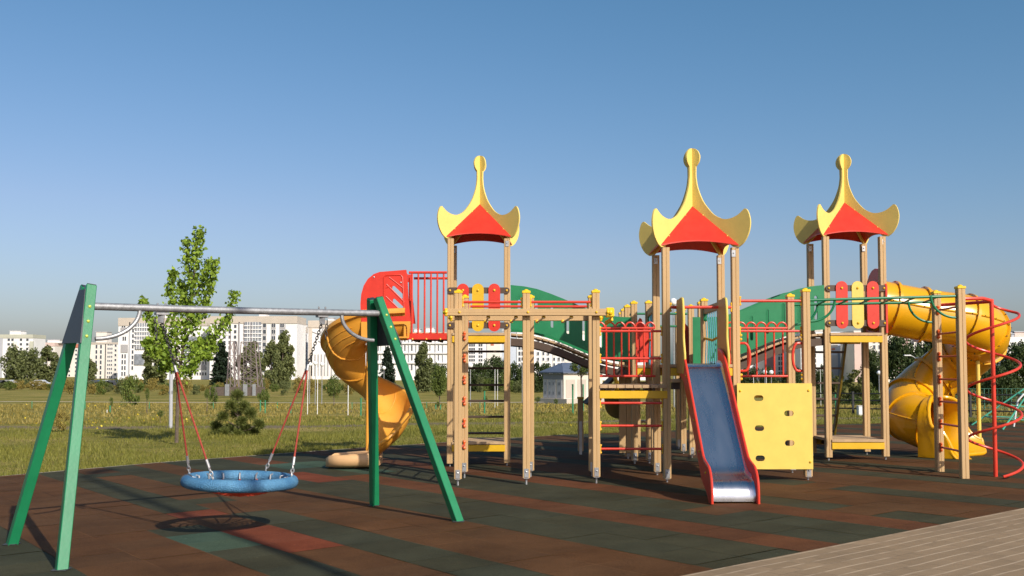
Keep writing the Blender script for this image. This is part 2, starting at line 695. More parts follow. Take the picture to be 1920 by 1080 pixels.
# joints: distance to the nearest line of the half-metre grid
mp = N('ShaderNodeMapping'); mp.vector_type = 'POINT'
mp.inputs['Rotation'].default_value = (0, 0, -AL)
mp.inputs['Scale'].default_value = (1, 1, 1)
L(tc.outputs['Object'], mp.inputs['Vector'])
nz = N('ShaderNodeTexNoise'); nz.inputs['Scale'].default_value = 3.0; nz.inputs['Detail'].default_value = 3
L(tc.outputs['Object'], nz.inputs['Vector'])
sp = N('ShaderNodeSeparateXYZ'); L(mp.outputs['Vector'], sp.inputs[0])
outs = []
for ax in ('X', 'Y'):
    w = N('ShaderNodeMath'); w.operation = 'MULTIPLY_ADD'; w.inputs[1].default_value = .010; L(nz.outputs['Fac'], w.inputs[0]); L(sp.outputs[ax], w.inputs[2])
    a = N('ShaderNodeMath'); a.operation = 'PINGPONG'; a.inputs[1].default_value = .25
    sub = N('ShaderNodeMath'); sub.operation = 'SUBTRACT'; sub.inputs[1].default_value = .005
    L(w.outputs[0], sub.inputs[0]); L(sub.outputs[0], a.inputs[0])
    outs.append(a.outputs[0])
mn = N('ShaderNodeMath'); mn.operation = 'MINIMUM'
L(outs[0], mn.inputs[0]); L(outs[1], mn.inputs[1])
js = N('ShaderNodeMapRange'); js.inputs['From Min'].default_value = .003; js.inputs['From Max'].default_value = .009; js.inputs['To Min'].default_value = .74; js.inputs['To Max'].default_value = 1
L(mn.outputs[0], js.inputs['Value'])
mu2 = N('ShaderNodeMath'); mu2.operation = 'MULTIPLY'
# joints are dark in places and worn bright in others
jn_ = N('ShaderNodeTexNoise'); jn_.inputs['Scale'].default_value = .8; jn_.inputs['Detail'].default_value = 3
L(tc.outputs['Object'], jn_.inputs['Vector'])
jv = N('ShaderNodeMapRange'); jv.inputs['From Min'].default_value = .38; jv.inputs['From Max'].default_value = .62; jv.inputs['To Min'].default_value = .5; jv.inputs['To Max'].default_value = 1.45
L(jn_.outputs['Fac'], jv.inputs['Value']); L(jv.outputs[0], js.inputs['To Min'])
# pale crumbs and dust specks
vo = N('ShaderNodeTexVoronoi'); vo.inputs['Scale'].default_value = 5
L(tc.outputs['Object'], vo.inputs['Vector'])
vr = N('ShaderNodeMapRange'); vr.inputs['From Min'].default_value = .03; vr.inputs['From Max'].default_value = .06; vr.inputs['To Min'].default_value = 1.9; vr.inputs['To Max'].default_value = 1
L(vo.outputs['Distance'], vr.inputs['Value'])
mu3 = N('ShaderNodeMath'); mu3.operation = 'MULTIPLY'
L(mu.outputs[0], mu3.inputs[0]); L(vr.outputs[0], mu3.inputs[1])
L(mu3.outputs[0], mu2.inputs[0]); L(js.outputs[0], mu2.inputs[1])
vm = N('ShaderNodeVectorMath'); vm.operation = 'SCALE'
L(at_.outputs['Color'], vm.inputs[0]); L(mu2.outputs[0], vm.inputs['Scale'])
L(vm.outputs[0], b.inputs['Base Color'])
b.inputs['Roughness'].default_value = .82
b.inputs['Specular IOR Level'].default_value = .06
bp = N('ShaderNodeBump'); bp.inputs['Strength'].default_value = .5; bp.inputs['Distance'].default_value = .004
L(n2.outputs['Fac'], bp.inputs['Height']); L(bp.outputs['Normal'], b.inputs['Normal'])
me.materials.append(m)
o = bpy.data.objects.new('rubber_flooring', me)
col.objects.link(o)
tag(o, kind='structure')

# thin concrete edging between rubber and grass
mb = MB()
for a, b_ in zip(GR[:5], GR[1:6]):
    for i in range(8):
        p, q = a.lerp(b_, i/8), a.lerp(b_, (i+1)/8-.004)
        mb.bar((p.x, p.y, tz(p.x, p.y)-.03), (q.x, q.y, tz(q.x, q.y)-.03), .03, .066, .006)
tag(mb.build('kerb', 'kerb_grey', None), kind='structure')

# paved square: rows of long concrete pavers with sand-filled joints
pd = Vector((E1.x-E0.x, E1.y-E0.y)).normalized()
pn = Vector((pd.y, -pd.x))
vs, fs = [], []
O2 = Vector((E0.x, E0.y))
nx, ny = 60, 24
for i in range(nx+1):
    for k in range(ny+1):
        p = O2+pd*(-14+i*.8)+pn*(k*.8)
        vs.append((p.x, p.y, tz(p.x, p.y)+.004))
for i in range(nx):
    for k in range(ny):
        a = i*(ny+1)+k
        fs.append((a, a+1, a+ny+2, a+ny+1))
mb = MB(); mb.add(vs, fs)
m = bpy.data.materials.new('pavers')
m.use_nodes = True
nt = m.node_tree
N, L = nt.nodes.new, nt.links.new
b = nt.nodes['Principled BSDF']
tc = N('ShaderNodeTexCoord')
mp = N('ShaderNodeMapping')
ang = math.atan2(pd.y, pd.x)
mp.inputs['Rotation'].default_value = (0, 0, -ang)
c_, s_ = math.cos(-ang), math.sin(-ang)
mp.inputs['Location'].default_value = (-(E0.x*c_-E0.y*s_), -(E0.x*s_+E0.y*c_), 0)
L(tc.outputs['Object'], mp.inputs['Vector'])
nz = N('ShaderNodeTexNoise'); nz.inputs['Scale'].default_value = 1.6; nz.inputs['Detail'].default_value = 2
L(tc.outputs['Object'], nz.inputs['Vector'])
va = N('ShaderNodeVectorMath'); va.operation = 'MULTIPLY_ADD'; va.inputs[1].default_value = (.05, .05, 0)
L(nz.outputs['Color'], va.inputs[0]); L(mp.outputs['Vector'], va.inputs[2])
br = N('ShaderNodeTexBrick')
br.inputs['Scale'].default_value = 1
br.inputs['Brick Width'].default_value = .27
br.inputs['Row Height'].default_value = .136
br.inputs['Mortar Size'].default_value = .004
br.inputs['Mortar Smooth'].default_value = .4
br.inputs['Color1'].default_value = (.232, .156, .083, 1)
br.inputs['Color2'].default_value = (.262, .178, .098, 1)
br.inputs['Mortar'].default_value = (.15, .10, .055, 1)
L(va.outputs[0], br.inputs['Vector'])
sx_ = N('ShaderNodeSeparateXYZ'); L(va.outputs[0], sx_.inputs[0])
ppg = N('ShaderNodeMath'); ppg.operation = 'PINGPONG'; ppg.inputs[1].default_value = .068
L(sx_.outputs['Y'], ppg.inputs[0])
jn = N('ShaderNodeMapRange'); jn.inputs['From Min'].default_value = .005; jn.inputs['From Max'].default_value = .013; jn.inputs['To Min'].default_value = 1; jn.inputs['To Max'].default_value = 0
L(ppg.outputs[0], jn.inputs['Value'])
jb = N('ShaderNodeTexNoise'); jb.inputs['Scale'].default_value = 3.5; jb.inputs['Detail'].default_value = 4
L(tc.outputs['Object'], jb.inputs['Vector'])
jr = N('ShaderNodeMapRange'); jr.inputs['From Min'].default_value = .34; jr.inputs['From Max'].default_value = .5
L(jb.outputs['Fac'], jr.inputs['Value'])
jm = N('ShaderNodeMath'); jm.operation = 'MULTIPLY'
L(jn.outputs[0], jm.inputs[0]); L(jr.outputs[0], jm.inputs[1])
pmx = N('ShaderNodeMix'); pmx.data_type = 'RGBA'
pmx.inputs[7].default_value = (.40, .295, .19, 1)
L(jm.outputs[0], pmx.inputs[0]); L(br.outputs['Color'], pmx.inputs[6])
n1 = N('ShaderNodeTexNoise'); n1.inputs['Scale'].default_value = 1.3; n1.inputs['Detail'].default_value = 9; n1.inputs['Roughness'].default_value = .75
L(tc.outputs['Object'], n1.inputs['Vector'])
mr = N('ShaderNodeMapRange'); mr.inputs['From Min'].default_value = .3; mr.inputs['From Max'].default_value = .7; mr.inputs['To Min'].default_value = .8; mr.inputs['To Max'].default_value = 1.2
L(n1.outputs['Fac'], mr.inputs['Value'])
vm = N('ShaderNodeVectorMath'); vm.operation = 'SCALE'
L(pmx.outputs[2], vm.inputs[0]); L(mr.outputs[0], vm.inputs['Scale'])
L(vm.outputs[0], b.inputs['Base Color'])
b.inputs['Roughness'].default_value = .9
n2 = N('ShaderNodeTexNoise'); n2.inputs['Scale'].default_value = 90
L(tc.outputs['Object'], n2.inputs['Vector'])
bp = N('ShaderNodeBump'); bp.inputs['Strength'].default_value = .3; bp.inputs['Distance'].default_value = .005
L(n2.outputs['Fac'], bp.inputs['Height']); L(bp.outputs['Normal'], b.inputs['Normal'])
o = mb.build('pavement', m, None, angle=80, recalc=False)
tag(o, kind='structure')

# ------------------------------------------------------------------ the climbing structure
PS = empty('play_structure', (2.3, 14.2, tz(2.3, 14.2)))
tag(PS, 'large tan-posted climbing structure with red and yellow crown roofs, slides and green bridges', 'play structure')
PW = .094


def post(X, Y, top, cap=True, gap=.05, plate=True, w=PW):
    g = tz(X, Y)
    z0 = g+gap
    h, c, gr = w/2, .007, .006
    prof = []
    for k in range(4):
        side = [(-h+c, -h), (-gr, -h), (0, -h+gr), (gr, -h), (h-c, -h)]
        a = k*PI/2
        for x, y in side:
            prof.append((x*math.cos(a)-y*math.sin(a), x*math.sin(a)+y*math.cos(a)))
    n = len(prof)
    vs = [(X+x, Y+y, z0) for x, y in prof]+[(X+x, Y+y, top) for x, y in prof]
    fs = [(i, (i+1) % n, (i+1) % n+n, i+n) for i in range(n)]+[tuple(range(n-1, -1, -1)), tuple(range(n, 2*n))]
    b = MB(); b.add(vs, fs)
    p = b.build('post', 'post', PS, angle=30)
    if cap:
        b = MB()
        q = w/2+.007
        b.box(X-q, X+q, Y-q, Y+q, top+.001, top+.034, .006)
        b.ball((X, Y, top+.03), .036, 10, .75)
        b.build('post_cap', 'cap_yellow', p)
    b = MB()
    b.tube([(X, Y, g-.03), (X, Y, z0-.001)], .012, 8)
    if plate:
        b.box(X-.028, X+.028, Y-h-.006, Y-h-.0005, z0+.004, z0+.115, .004)
        b.box(X-.034, X+.034, Y-h-.004, Y+h, z0-.008, z0-.001)
    b.build('foot_bracket', 'bracket', p)
    b = MB()
    if plate:
        b.ball((X, Y-h-.006, z0+.075), .013, 8)
        b.build('bolt', 'bracket', p)
    return p


LT, RT, LM = 3.40, 3.43, 2.955
TW = dict(left=((-.935, -.075), (15.1, 15.96), LT), mid=((1.95, 2.83), (12.6, 13.46), LM), right=((4.775, 5.635), (15.1, 15.98), RT))
for key, (xs, ysv, tp) in TW.items():
    for X in xs:
        for Y in ysv:
            dx = .03 if (key == 'right' and Y > 15.5) else 0
            post(X+dx, Y, tp, False, plate=(key == 'mid'))
for X, Y, tp, gap in ((-.68, 12.6, 2.37, .085), (.18, 12.6, 2.37, .085), (1.06, 12.6, 2.375, .085), (-.64, 13.48, 2.37, .09), (.25, 13.48, 2.37, .09), (1.08, 13.48, 2.375, .07),
                      (3.715, 12.58, 2.385, .05), (3.765, 13.46, 2.385, .05), (5.64, 12.5, 2.42, 0), (5.69, 13.33, 2.42, 0),
                      (1.85, 15.1, 2.40, .05), (2.87, 15.1, 2.40, .05), (1.85, 15.96, 2.40, .05), (2.87, 15.96, 2.40, .05),
                      (2.08, 15.15, 2.41, .05), (2.80, 14.5, 2.40, .05), (2.05, 14.4, 1.25, .05), (1.9, 16.9, 2.40, .05), (2.86, 16.7, 2.40, .05), (2.95, 17.7, 2.40, .05), (1.97, 17.9, 2.40, .05)):
    post(X, Y, tp, tp > 2, gap, gap > 0)


# crown roofs -----------------------------------------------------------
FIN = [(0, 4.325), (.05, 4.315), (.095, 4.28), (.122, 4.23), (.128, 4.19), (.118, 4.14), (.092, 4.10), (.066, 4.075), (.064, 3.95), (.082, 3.83), (.118, 3.72), (.175, 3.60), (.25, 3.50),
       (.33, 3.415), (.40, 3.37), (.47, 3.34), (.54, 3.33), (.62, 3.34), (.70, 3.37), (.77, 3.42), (.795, 3.435), (.82, 3.425), (.845, 3.39), (.865, 3.33), (.875, 3.26), (.865, 3.17), (.83, 3.08), (.77, 3.0), (.70, 2.955),
       (.62, 2.965), (.05, 3.44)]


def fine(pl, k=3):
    out = catmull([Vector((r, z, 0)) for r, z in pl], k)
    return [(p.x, p.y) for p in out]


def roof(cx, cy, dz):
    zc = lambda q: 3.565-1.16*q+dz
    p = MB()
    for k in range(4):
        a = k*PI/2
        ca, sa = math.cos(a), math.sin(a)

        def fm(u, v, w, ca=ca, sa=sa):
            x, y, z = u, -v, zc(v)+w
            return (cx+x*ca-y*sa, cy+x*sa+y*ca, z)
        lower = [(u, .505-.055*(1-(u/.49)**2)) for u in [-.49+.98*i/14 for i in range(15)]]
        p.plate([[(0, .012)]+lower], fm, -.008, .008)
    rf = p.build('roof', 'red', PS, angle=20)
    rf['label'] = 'red four-sided roof panels between yellow upswept fins'
    curve = fine(FIN[:8], 3)+fine(FIN[8:29], 3)+FIN[29:]
    prof = curve+[(-r, z) for r, z in reversed(curve) if r > 1e-6]
    for sgn in (1, -1):
        d = Vector((1, sgn, 0)).normalized()
        nn = Vector((-d.y, d.x, 0))

        def fm(u, v, w, d=d, nn=nn):
            q = Vector((cx, cy, 0))+d*u+nn*w
            return (q.x, q.y, v+dz)
        b = MB()
        b.plate([prof], fm, -.011, .011)
        b.build('roof_fin', 'fin_yellow', rf, angle=25)
    b = MB()
    for k in range(4):
        a = k*PI/2
        for u, v in ((-.115, .135), (.115, .135), (-.37, .40), (.37, .40)):
            x, y = u, -v
            b.ball((cx+x*math.cos(a)-y*math.sin(a), cy+x*math.sin(a)+y*math.cos(a), zc(v)+.01), .011, 6)
    b.build('roof_bolt', 'pale_yellow', rf)
    for sx, sy in ((1, -1), (-1, 1), (1, 1)):
        X, Y = cx+sx*.43, cy+sy*.43
        MB().box(X-.026, X+.026, Y-.055, Y-.049, 2.83+dz, 2.92+dz, .003).ball((X, Y-.056, 2.88+dz), .012, 6).build('roof_bracket', 'bracket', rf)


roof(2.375, 13.03, 0)
roof(-.505, 15.53, LT-LM)
roof(5.22, 15.54, RT-LM)


# decks -----------------------------------------------------------------
def deck(x0, x1, y0, y1, z, n=6, board=True, along='x', edge='yellow', dz=-.05, h=.1):
    b = MB()
    w = (y1-y0)/n if along == 'x' else (x1-x0)/n
    for k in range(n):
        if along == 'x':
            b.box(x0, x1, y0+k*w+.003, y0+(k+1)*w-.003, z-.042, z, .004)
        else:
            b.box(x0+k*w+.003, x0+(k+1)*w-.003, y0, y1, z-.042, z, .004)
    d = b.build('deck', 'deck', PS)
    if board:
        for ya, yb in ((y0+.006, y0+.03), (y1-.03, y1-.006)):
            MB().box(x0, x1, ya, yb, z+dz-h+.003, z+dz, .004).build('edge_board', edge, d)
    for q in (.2, .5, .8):
        X = x0+(x1-x0)*q
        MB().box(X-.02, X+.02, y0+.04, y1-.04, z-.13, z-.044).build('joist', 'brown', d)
    return d


deck(-.905, -.105, 15.03, 16.0, 1.965)
deck(-.905, -.105, 15.03, 16.0, .325)
deck(4.81, 5.60, 15.03, 16.02, 1.965)
deck(4.81, 5.60, 15.03, 16.02, .36)
deck(1.99, 2.79, 12.56, 13.5, 1.475)
deck(1.99, 2.10, 12.42, 12.555, 1.29, n=1, board=False)
deck(1.10, 1.955, 12.54, 13.5, 1.215, n=8, along='y', dz=-.075)
deck(2.875, 3.70, 12.56, 13.5, 1.20, n=8, along='y')
deck(1.89, 2.83, 15.05, 16.0, 1.475, n=6)
deck(1.93, 2.84, 16.02, 17.85, 1.475, n=10)


# plank barriers ----------------------------------------------------------
def barrier(x0, x1, Y, zr, pl, zp, hz):
    b = MB()
    for z in zr:
        b.plate([capsule((x0+x1)/2, z, x1-x0, .092)], XZ(Y), -.012, .010)
    o = b.build('barrier_rail', 'brown', PS)
    for xc, mt in pl:
        q = MB().plate([capsule(xc, zp, hz, .178, 90, 10)], XZ(Y), -.032, -.0125)
        c = q.build('barrier_plank', mt, o)
        k = MB()
        for z in zr:
            k.ball((xc, Y-.034, z), .02, 8)
        k.build('plank_bolt', 'knob', c)
    k = MB()
    for z in zr:
        for X in (x0+.045, x1-.045):
            k.ball((X, Y-.014, z), .018, 8)
    k.build('rail_bolt', 'knob', o)


barrier(-.985, -.035, 15.04, (2.605, 2.075), ((-.742, 'red'), (-.515, 'yellow'), (-.268, 'red')), 2.345, .725)
barrier(4.75, 5.675, 15.04, (2.64, 2.11), ((4.985, 'red'), (5.225, 'pale_yellow'), (5.455, 'red')), 2.385, .72)


# ladders with dark flat rungs --------------------------------------------
def ladder(x0, x1, y_top, y_bot, z0, z1, zs, stile, both=True):
    b = MB()
    f = lambda z: y_bot+(y_top-y_bot)*(z-z0)/(z1-z0)
    for X in ((x0, x1) if both else (x1,)):
        b.bar((X, f(z0), z0), (X, f(z1), z1), .035, .10, .005, up=(0, 1, 0))
    o = b.build('ladder', stile, PS)
    for z in zs:
        r = MB().box(x0+.016, x1-.016, f(z)-.05, f(z)+.05, z-.017, z+.017, .005)
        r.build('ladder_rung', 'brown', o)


ladder(-.86, -.10, 16.02, 16.45, tz(-.5, 16)+.03, 1.93, (.37, .64, .90, 1.16, 1.43, 1.70), 'post')
ladder(4.83, 5.36, 15.98, 16.75, tz(5, 16)+.03, 1.93, (.39, .65, .93, 1.19, 1.43, 1.69), 'olive_shaded_yellow')


# arched bridges -----------------------------------------------------------
TOPZ = ([0, .2, .4, .6, .8, 1.0, 1.2, 1.45, 1.65, 1.83], [2.69, 2.67, 2.63, 2.56, 2.48, 2.395, 2.31, 2.235, 2.205, 2.20])
FLZ = ([0, .2, .4, .6, .8, 1.0, 1.2, 1.4, 1.6, 1.83], [1.96, 1.945, 1.91, 1.855, 1.785, 1.70, 1.615, 1.545, 1.495, 1.47])


def bridge(x_of, ytr, back):
    ss = [1.83*i/28 for i in range(29)]
    b = MB()
    for i in range(19):
        s0, s1 = 1.83*i/19+.004, 1.83*(i+1)/19-.004
        z0, z1 = interp(s0, *FLZ), interp(s1, *FLZ)
        b.bar((x_of(s0), (ytr[0]+ytr[1])/2, z0-.018), (x_of(s1), (ytr[0]+ytr[1])/2, z1-.018), ytr[1]-ytr[0]-.05, .034, .004)
    o = b.build('bridge_floor', 'deck', PS)
    for Y in ytr:
        b = MB()
        low = [(x_of(s), interp(s, *FLZ)-.075) for s in ss]
        low2 = [(x_of(s), interp(s, *FLZ)-.185) for s in ss]
        yy = Y+(.055 if Y == ytr[0] else -.055)
        b.plate([low+low2[::-1]], XZ(yy), -.02, .02)
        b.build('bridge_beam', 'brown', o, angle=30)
        up = [(x_of(s), interp(s, *TOPZ)) for s in ss]
        lo = [(x_of(s), interp(s, *FLZ)+.055) for s in ss]
        holes = []
        for s in (.13, .39, .63, .87, 1.11, 1.37):
            t, f = interp(s, *TOPZ), interp(s, *FLZ)
            xh = x_of(s)+(0 if Y == ytr[0] else back*x_of(s))
            if min(abs(xh-x_of(0)), abs(xh-x_of(1.83))) < .05:
                continue
            holes.append(capsule(x_of(s)+(0 if Y == ytr[0] else back*x_of(s)), (t+f)/2+.03-.01*(s > 1.2), .37*min(1, (t-f)/.68), .048, 90, 5))
        b = MB()
        b.plate([up+lo[::-1]]+holes, XZ(Y), -.016, .016)
        b.build('bridge_side', 'green', o, angle=30)


bridge(lambda s: -.02+s, (15.07, 15.93), .045)
bridge(lambda s: 4.735-s, (15.07, 15.93), .028)


# railings -----------------------------------------------------------------
def rail_bars(name, x0, x1, Y, rails, zb, zt, n, r=.017, rb=.011, loops=0, m='red_paint'):
    b = MB()
    for z in rails:
        b.tube([(x0, Y, z), (x1, Y, z)], r, 10)
    o = b.build(name, m, PS)
    for k in range(n):
        X = x0+(x1-x0)*(k+.5)/n
        MB().tube([(X, Y, zb), (X, Y, zt)], rb, 8).build('baluster', m, o)
    for k in range(loops):
        X = x0+(x1-x0)*(k+.5)/loops
        MB().tube([(X+.065*math.cos(PI*i/8), Y, rails[0]+.004+.075*math.sin(PI*i/8)) for i in range(9)], .012, 8).build('rail_loop', m, o)
    return o


# walkway at the left tower
wk = deck(-1.585, -.985, 15.03, 15.78, 1.965, n=5, board=False)
for ya in (15.0, 15.785):
    MB().box(-1.585, -.985, ya, ya+.025, 1.86, 1.955, .004).build('edge_board', 'red', wk)
k = MB()
for X in (-1.5, -1.29, -1.08):
    k.ball((X, 15.0, 1.868), .016, 8)
k.build('board_bolt', 'knob', wk)
rail_bars('railing', -1.56, -.985, 15.01, (2.875, ), 1.955, 2.875, 6, .02, .014)
rail_bars('railing', -1.56, -.985, 15.80, (2.86, ), 1.955, 2.86, 0, .02, .014)
# between the bars and the middle tower
rail_bars('railing', 1.12, 1.93, 13.42, (1.965, 1.32), 1.32, 1.965, 8, .016, .012, 6)
rail_bars('railing', 2.88, 3.71, 13.42, (1.965, 1.32), 1.32, 1.965, 7, .016, .012, 6)


def knobs(X, Y, z, dx=0, dy=-1, m='knob'):
    b = MB()
    for d in (-.034, .034):
        b.ball((X, Y, z+d), .017, 8)
    b.box(X-.01, X+.01, Y-.01, Y+.01, z-.05, z+.05, .004)
    return b


def rung(x0, x1, Y, z, r=.016, m='red_paint', ends=True, name='climbing_bar', Y1=None):
    o = MB().tube([(x0, Y, z), (x1, Y if Y1 is None else Y1, z)], r, 10).build(name, m, PS)
    if ends:
        b = MB()
        for X, yy in ((x0+.008, Y), (x1-.008, Y if Y1 is None else Y1)):
            for d in (-.045, .045):
                b.ball((X, yy-.004, z+d), .017, 8)
            b.box(X-.006, X+.006, yy-.018, yy+.018, z-.06, z+.06, .003)
        b.build('bar_mount', 'knob', o)
    return o


for z in (1.893, 1.548, .985, .70, .41):
    rung(1.107, 1.903, 12.6, z)
rung(2.88, 3.668, 12.6, 1.893)
rung(2.0, 2.783, 12.58, 2.195, .02)
MB().tube([(2.135, 12.78, 1.48), (2.135, 12.78, 2.185), (2.06, 12.66, 2.195)], .018, 8).build('guard_bar', 'shaded_red', PS)
rung(2.88, 3.668, 12.58, 2.275, .018)
# monkey bars
for Y, zb in ((12.51, 2.127), (13.57, 2.115)):
    b = MB().box(-.82, 1.20, Y-.036, Y+.036, zb-.044, zb+.044, .006)
    b.box(-.815, 1.195, Y-.0375, Y-.036, zb-.004, zb+.0, 0)
    o = b.build('overhead_beam', 'post', PS)
    for X in (-.828, 1.205):
        MB().box(X-.022, X+.022, Y-.043, Y+.043, zb-.051, zb+.051, .012).ball((X, Y-.045, zb), .024, 8).ball((X+(.02 if X > 0 else -.02), Y, zb), .028, 8).build('beam_cap', 'cap_yellow', o)
    k = MB()
    for X in (-.66, .2, 1.06):
        k.ball((X, Y-.037, zb), .017, 8)
    k.build('beam_bolt', 'knob', o)
MB().box(1.175, 1.285, 12.475, 12.60, 2.065, 2.185, .014).ball((1.235, 12.472, 2.125), .034, 10).bar((1.27, 12.6, 2.05), (1.2, 12.75, 2.0), .03, .05).build('beam_cap', 'cap_yellow', PS)
for k, X in enumerate((-.32, .03, .38, .73)):
    o = MB().tube([(X+.02, 12.55, 2.062), (X-.04, 13.54, 2.05)], .012, 8).build('hand_rung', 'bracket', PS)
    MB().ball((X+.02, 12.57, 2.07), .026, 8).ball((X-.04, 13.52, 2.06), .026, 8).build('rung_mount', 'cap_yellow', o)
for Y in (12.6, 13.48):
    dx = 0 if Y < 13 else .05
    rung(-.63+dx, .13+dx, Y, 2.262, .017)
    rung(.23+dx, 1.01+dx*.4, Y, 2.262, .017)


def side_rungs(X0, X1, zs, y0=12.65, y1=13.42):
    for z in zs:
        o = MB().tube([(X0, y0, z), (X1, y1, z)], .014, 8).build('ladder_bar', 'red_paint', PS)
        b = MB()
        for d in (-.04, .04):
            b.ball((X1, y1+.004, z+d), .024, 8)
        b.box(X1-.012, X1+.012, y1-.01, y1+.014, z-.055, z+.055, .004)
        b.build('bar_mount', 'knob_orange', o)


side_rungs(-.68, -.64, (.40, .69, .985, 1.27, 1.56, 1.86))
side_rungs(5.64, 5.69, (.38, .69, .985, 1.28, 1.58, 1.88, 2.20), 12.55, 13.27)


# green overhead ladder ----------------------------------------------------
GL = [((3.765, 12.58, 2.285), (5.59, 12.5, 2.33)), ((3.815, 13.46, 2.285), (5.64, 13.33, 2.31))]
for p, q in GL:
    o = MB().tube([p, q], .019, 10).build('overhead_rail', 'green_tube', PS)
    for e, d, in ((Vector(p), 1), (Vector(q), -1)):
        MB().tube([(e.x+d*.01+d*.31*math.sin(PI/2*i/10), e.y, e.z-.27+.27*(1-math.cos(PI/2*i/10))) for i in range(11)], .016, 8).build('curved_brace', 'green_tube', o)
for k in range(6):
    t = (k+.8)/6.6
    a, b_ = Vector(GL[0][0]).lerp(Vector(GL[0][1]), t), Vector(GL[1][0]).lerp(Vector(GL[1][1]), min(1, t+.06))
    MB().tube([a, b_], .014, 8).build('hand_rung', 'green_tube', PS)

# red corkscrew climber ------------------------------------------------------
cx, cy = 6.09, 12.62
b = MB()
n = 150
pts = []
for i in range(n+1):
    t = i/n
    a = math.radians(80)-t*2*PI*3.5
    rr = .312*min(1, .05+t*14)
    pts.append((cx+rr*math.cos(a), cy+rr*math.sin(a), 2.27-t*(2.27-tz(cx, cy)-.03)))
b.tube(pts, .017, 10)
o = b.build('corkscrew_climber', 'red_paint', PS)
MB().tube([(cx, cy, tz(cx, cy)-.02), (cx, cy, 2.30)], .026, 12).build('climber_pole', 'red_paint', o)
MB().tube([(5.69, 12.53, 2.30), (5.95, 12.56, 2.305), (cx, cy, 2.28)], .024, 10).tube([(5.73, 13.33, 2.27), (5.95, 13.05, 2.275), (cx, cy, 2.27)], .022, 10).build('climber_arm', 'red_paint', o)

# climbing panel with oval foot holes ---------------------------------------
outl = [(2.82, 1.235), (3.76, 1.235), (3.76, .165), (2.82, .165)]
holes = [capsule(x, z, .118, .072) for x, z in ((3.09, 1.05), (3.466, .86), (3.095, .675), (3.47, .49), (3.10, .30))]
o = MB().plate([outl]+holes, XZ(12.515), -.010, .010).build('climbing_panel', 'pale_yellow', PS)
k = MB()
for X, z in ((2.86, 1.14), (3.715, 1.145), (3.725, .255), (2.95, .34)):
    k.ball((X, 12.504, z), .016, 8)
k.build('panel_bolt', 'knob', o)
# D-shaped handles
for X, d in ((2.88, 1), (3.668, -1)):
    pts = [(X, 12.6, 1.74)]+[(X+d*(.06+.065*math.sin(PI*i/12)), 12.58, 1.565+.175*math.cos(PI*i/12)) for i in range(13)]+[(X, 12.6, 1.39)]
    o = MB().tube(pts, .017, 10).build('grab_handle', 'red_paint', PS)
    b = MB()
    for z in (1.84, 1.79, 1.34, 1.29):
        b.ball((X+d*.01, 12.575, z), .02, 8)
    b.build('handle_mount', 'knob', o)

# rope-sided bridge behind the middle tower -----------------------------------
for xa, ya, xb, yb in ((1.97, 13.52, 2.08, 15.1), (2.83, 13.52, 2.80, 14.45)):
    o = MB().bar((xa, ya, 2.28), (xb, yb, 2.26), .05, .10).build('net_beam', 'post', PS)
    for i in range(8):
        t = (i+.5)/8
        x, y = xa+(xb-xa)*t, ya+(yb-ya)*t
        MB().tube([(x, y, 2.23), (x+.012, y, 1.9), (x-.008, y, 1.48)], .008, 6).build('net_rope', 'rope_blue', o)
    MB().tube([(xa, ya, 1.86), ((xa+xb)/2, (ya+yb)/2, 1.82), (xb, yb, 1.86)], .018, 8).build('guide_rope', 'rope_yellow', o)
    b = MB()
    for d in (0, -.17):
        b.ball((xb-.0, yb-.06, 2.3+d), .03, 8)
    b.box(xb-.03, xb+.03, yb-.075, yb-.055, 2.12, 2.32)
    b.build('beam_clamp', 'green_tube', o)
b = MB()
for i in range(9):
    y = 13.52+i*.17
    b.box(2.06, 2.76, y+.004, y+.16, 1.43, 1.47, .005)
b.build('bridge_floor', 'deck', PS)
# red barriers either side of the back opening
hump = [(1.885, 1.52), (1.885, 2.0), (1.90, 2.14), (1.93, 2.19), (1.96, 2.17), (1.985, 2.09), (2.02, 2.06), (2.12, 2.06), (2.13, 1.52)]
MB().plate([hump], XZ(15.03), -.01, .01).build('red_panel', 'red', PS)
MB().plate([[(2.62, 1.5), (2.62, 2.08), (2.66, 2.12), (2.72, 2.05), (2.72, 1.5)]], XZ(15.3), -.01, .01).build('red_panel', 'shaded_red', PS)
MB().plate([[(2.73, 1.5), (2.73, 2.2), (2.86, 2.2), (2.86, 1.5)]], XZ(15.03), -.01, .01).build('green_panel', 'green', PS)
MB().plate([[(15.15, 1.52), (15.15, 2.0), (15.5, 2.12), (15.9, 2.0), (15.9, 1.52)]], YZ(2.0), -.01, .01).build('red_panel', 'shaded_red', PS)
MB().tube([(1.9, 15.9, 2.3), (2.8, 15.9, 2.3)], .018).build('rail_bar', 'green_tube', PS)
MB().tube([(1.9, 15.9, 2.1), (2.8, 15.9, 2.1)], .018).build('rail_bar', 'green_tube', PS)
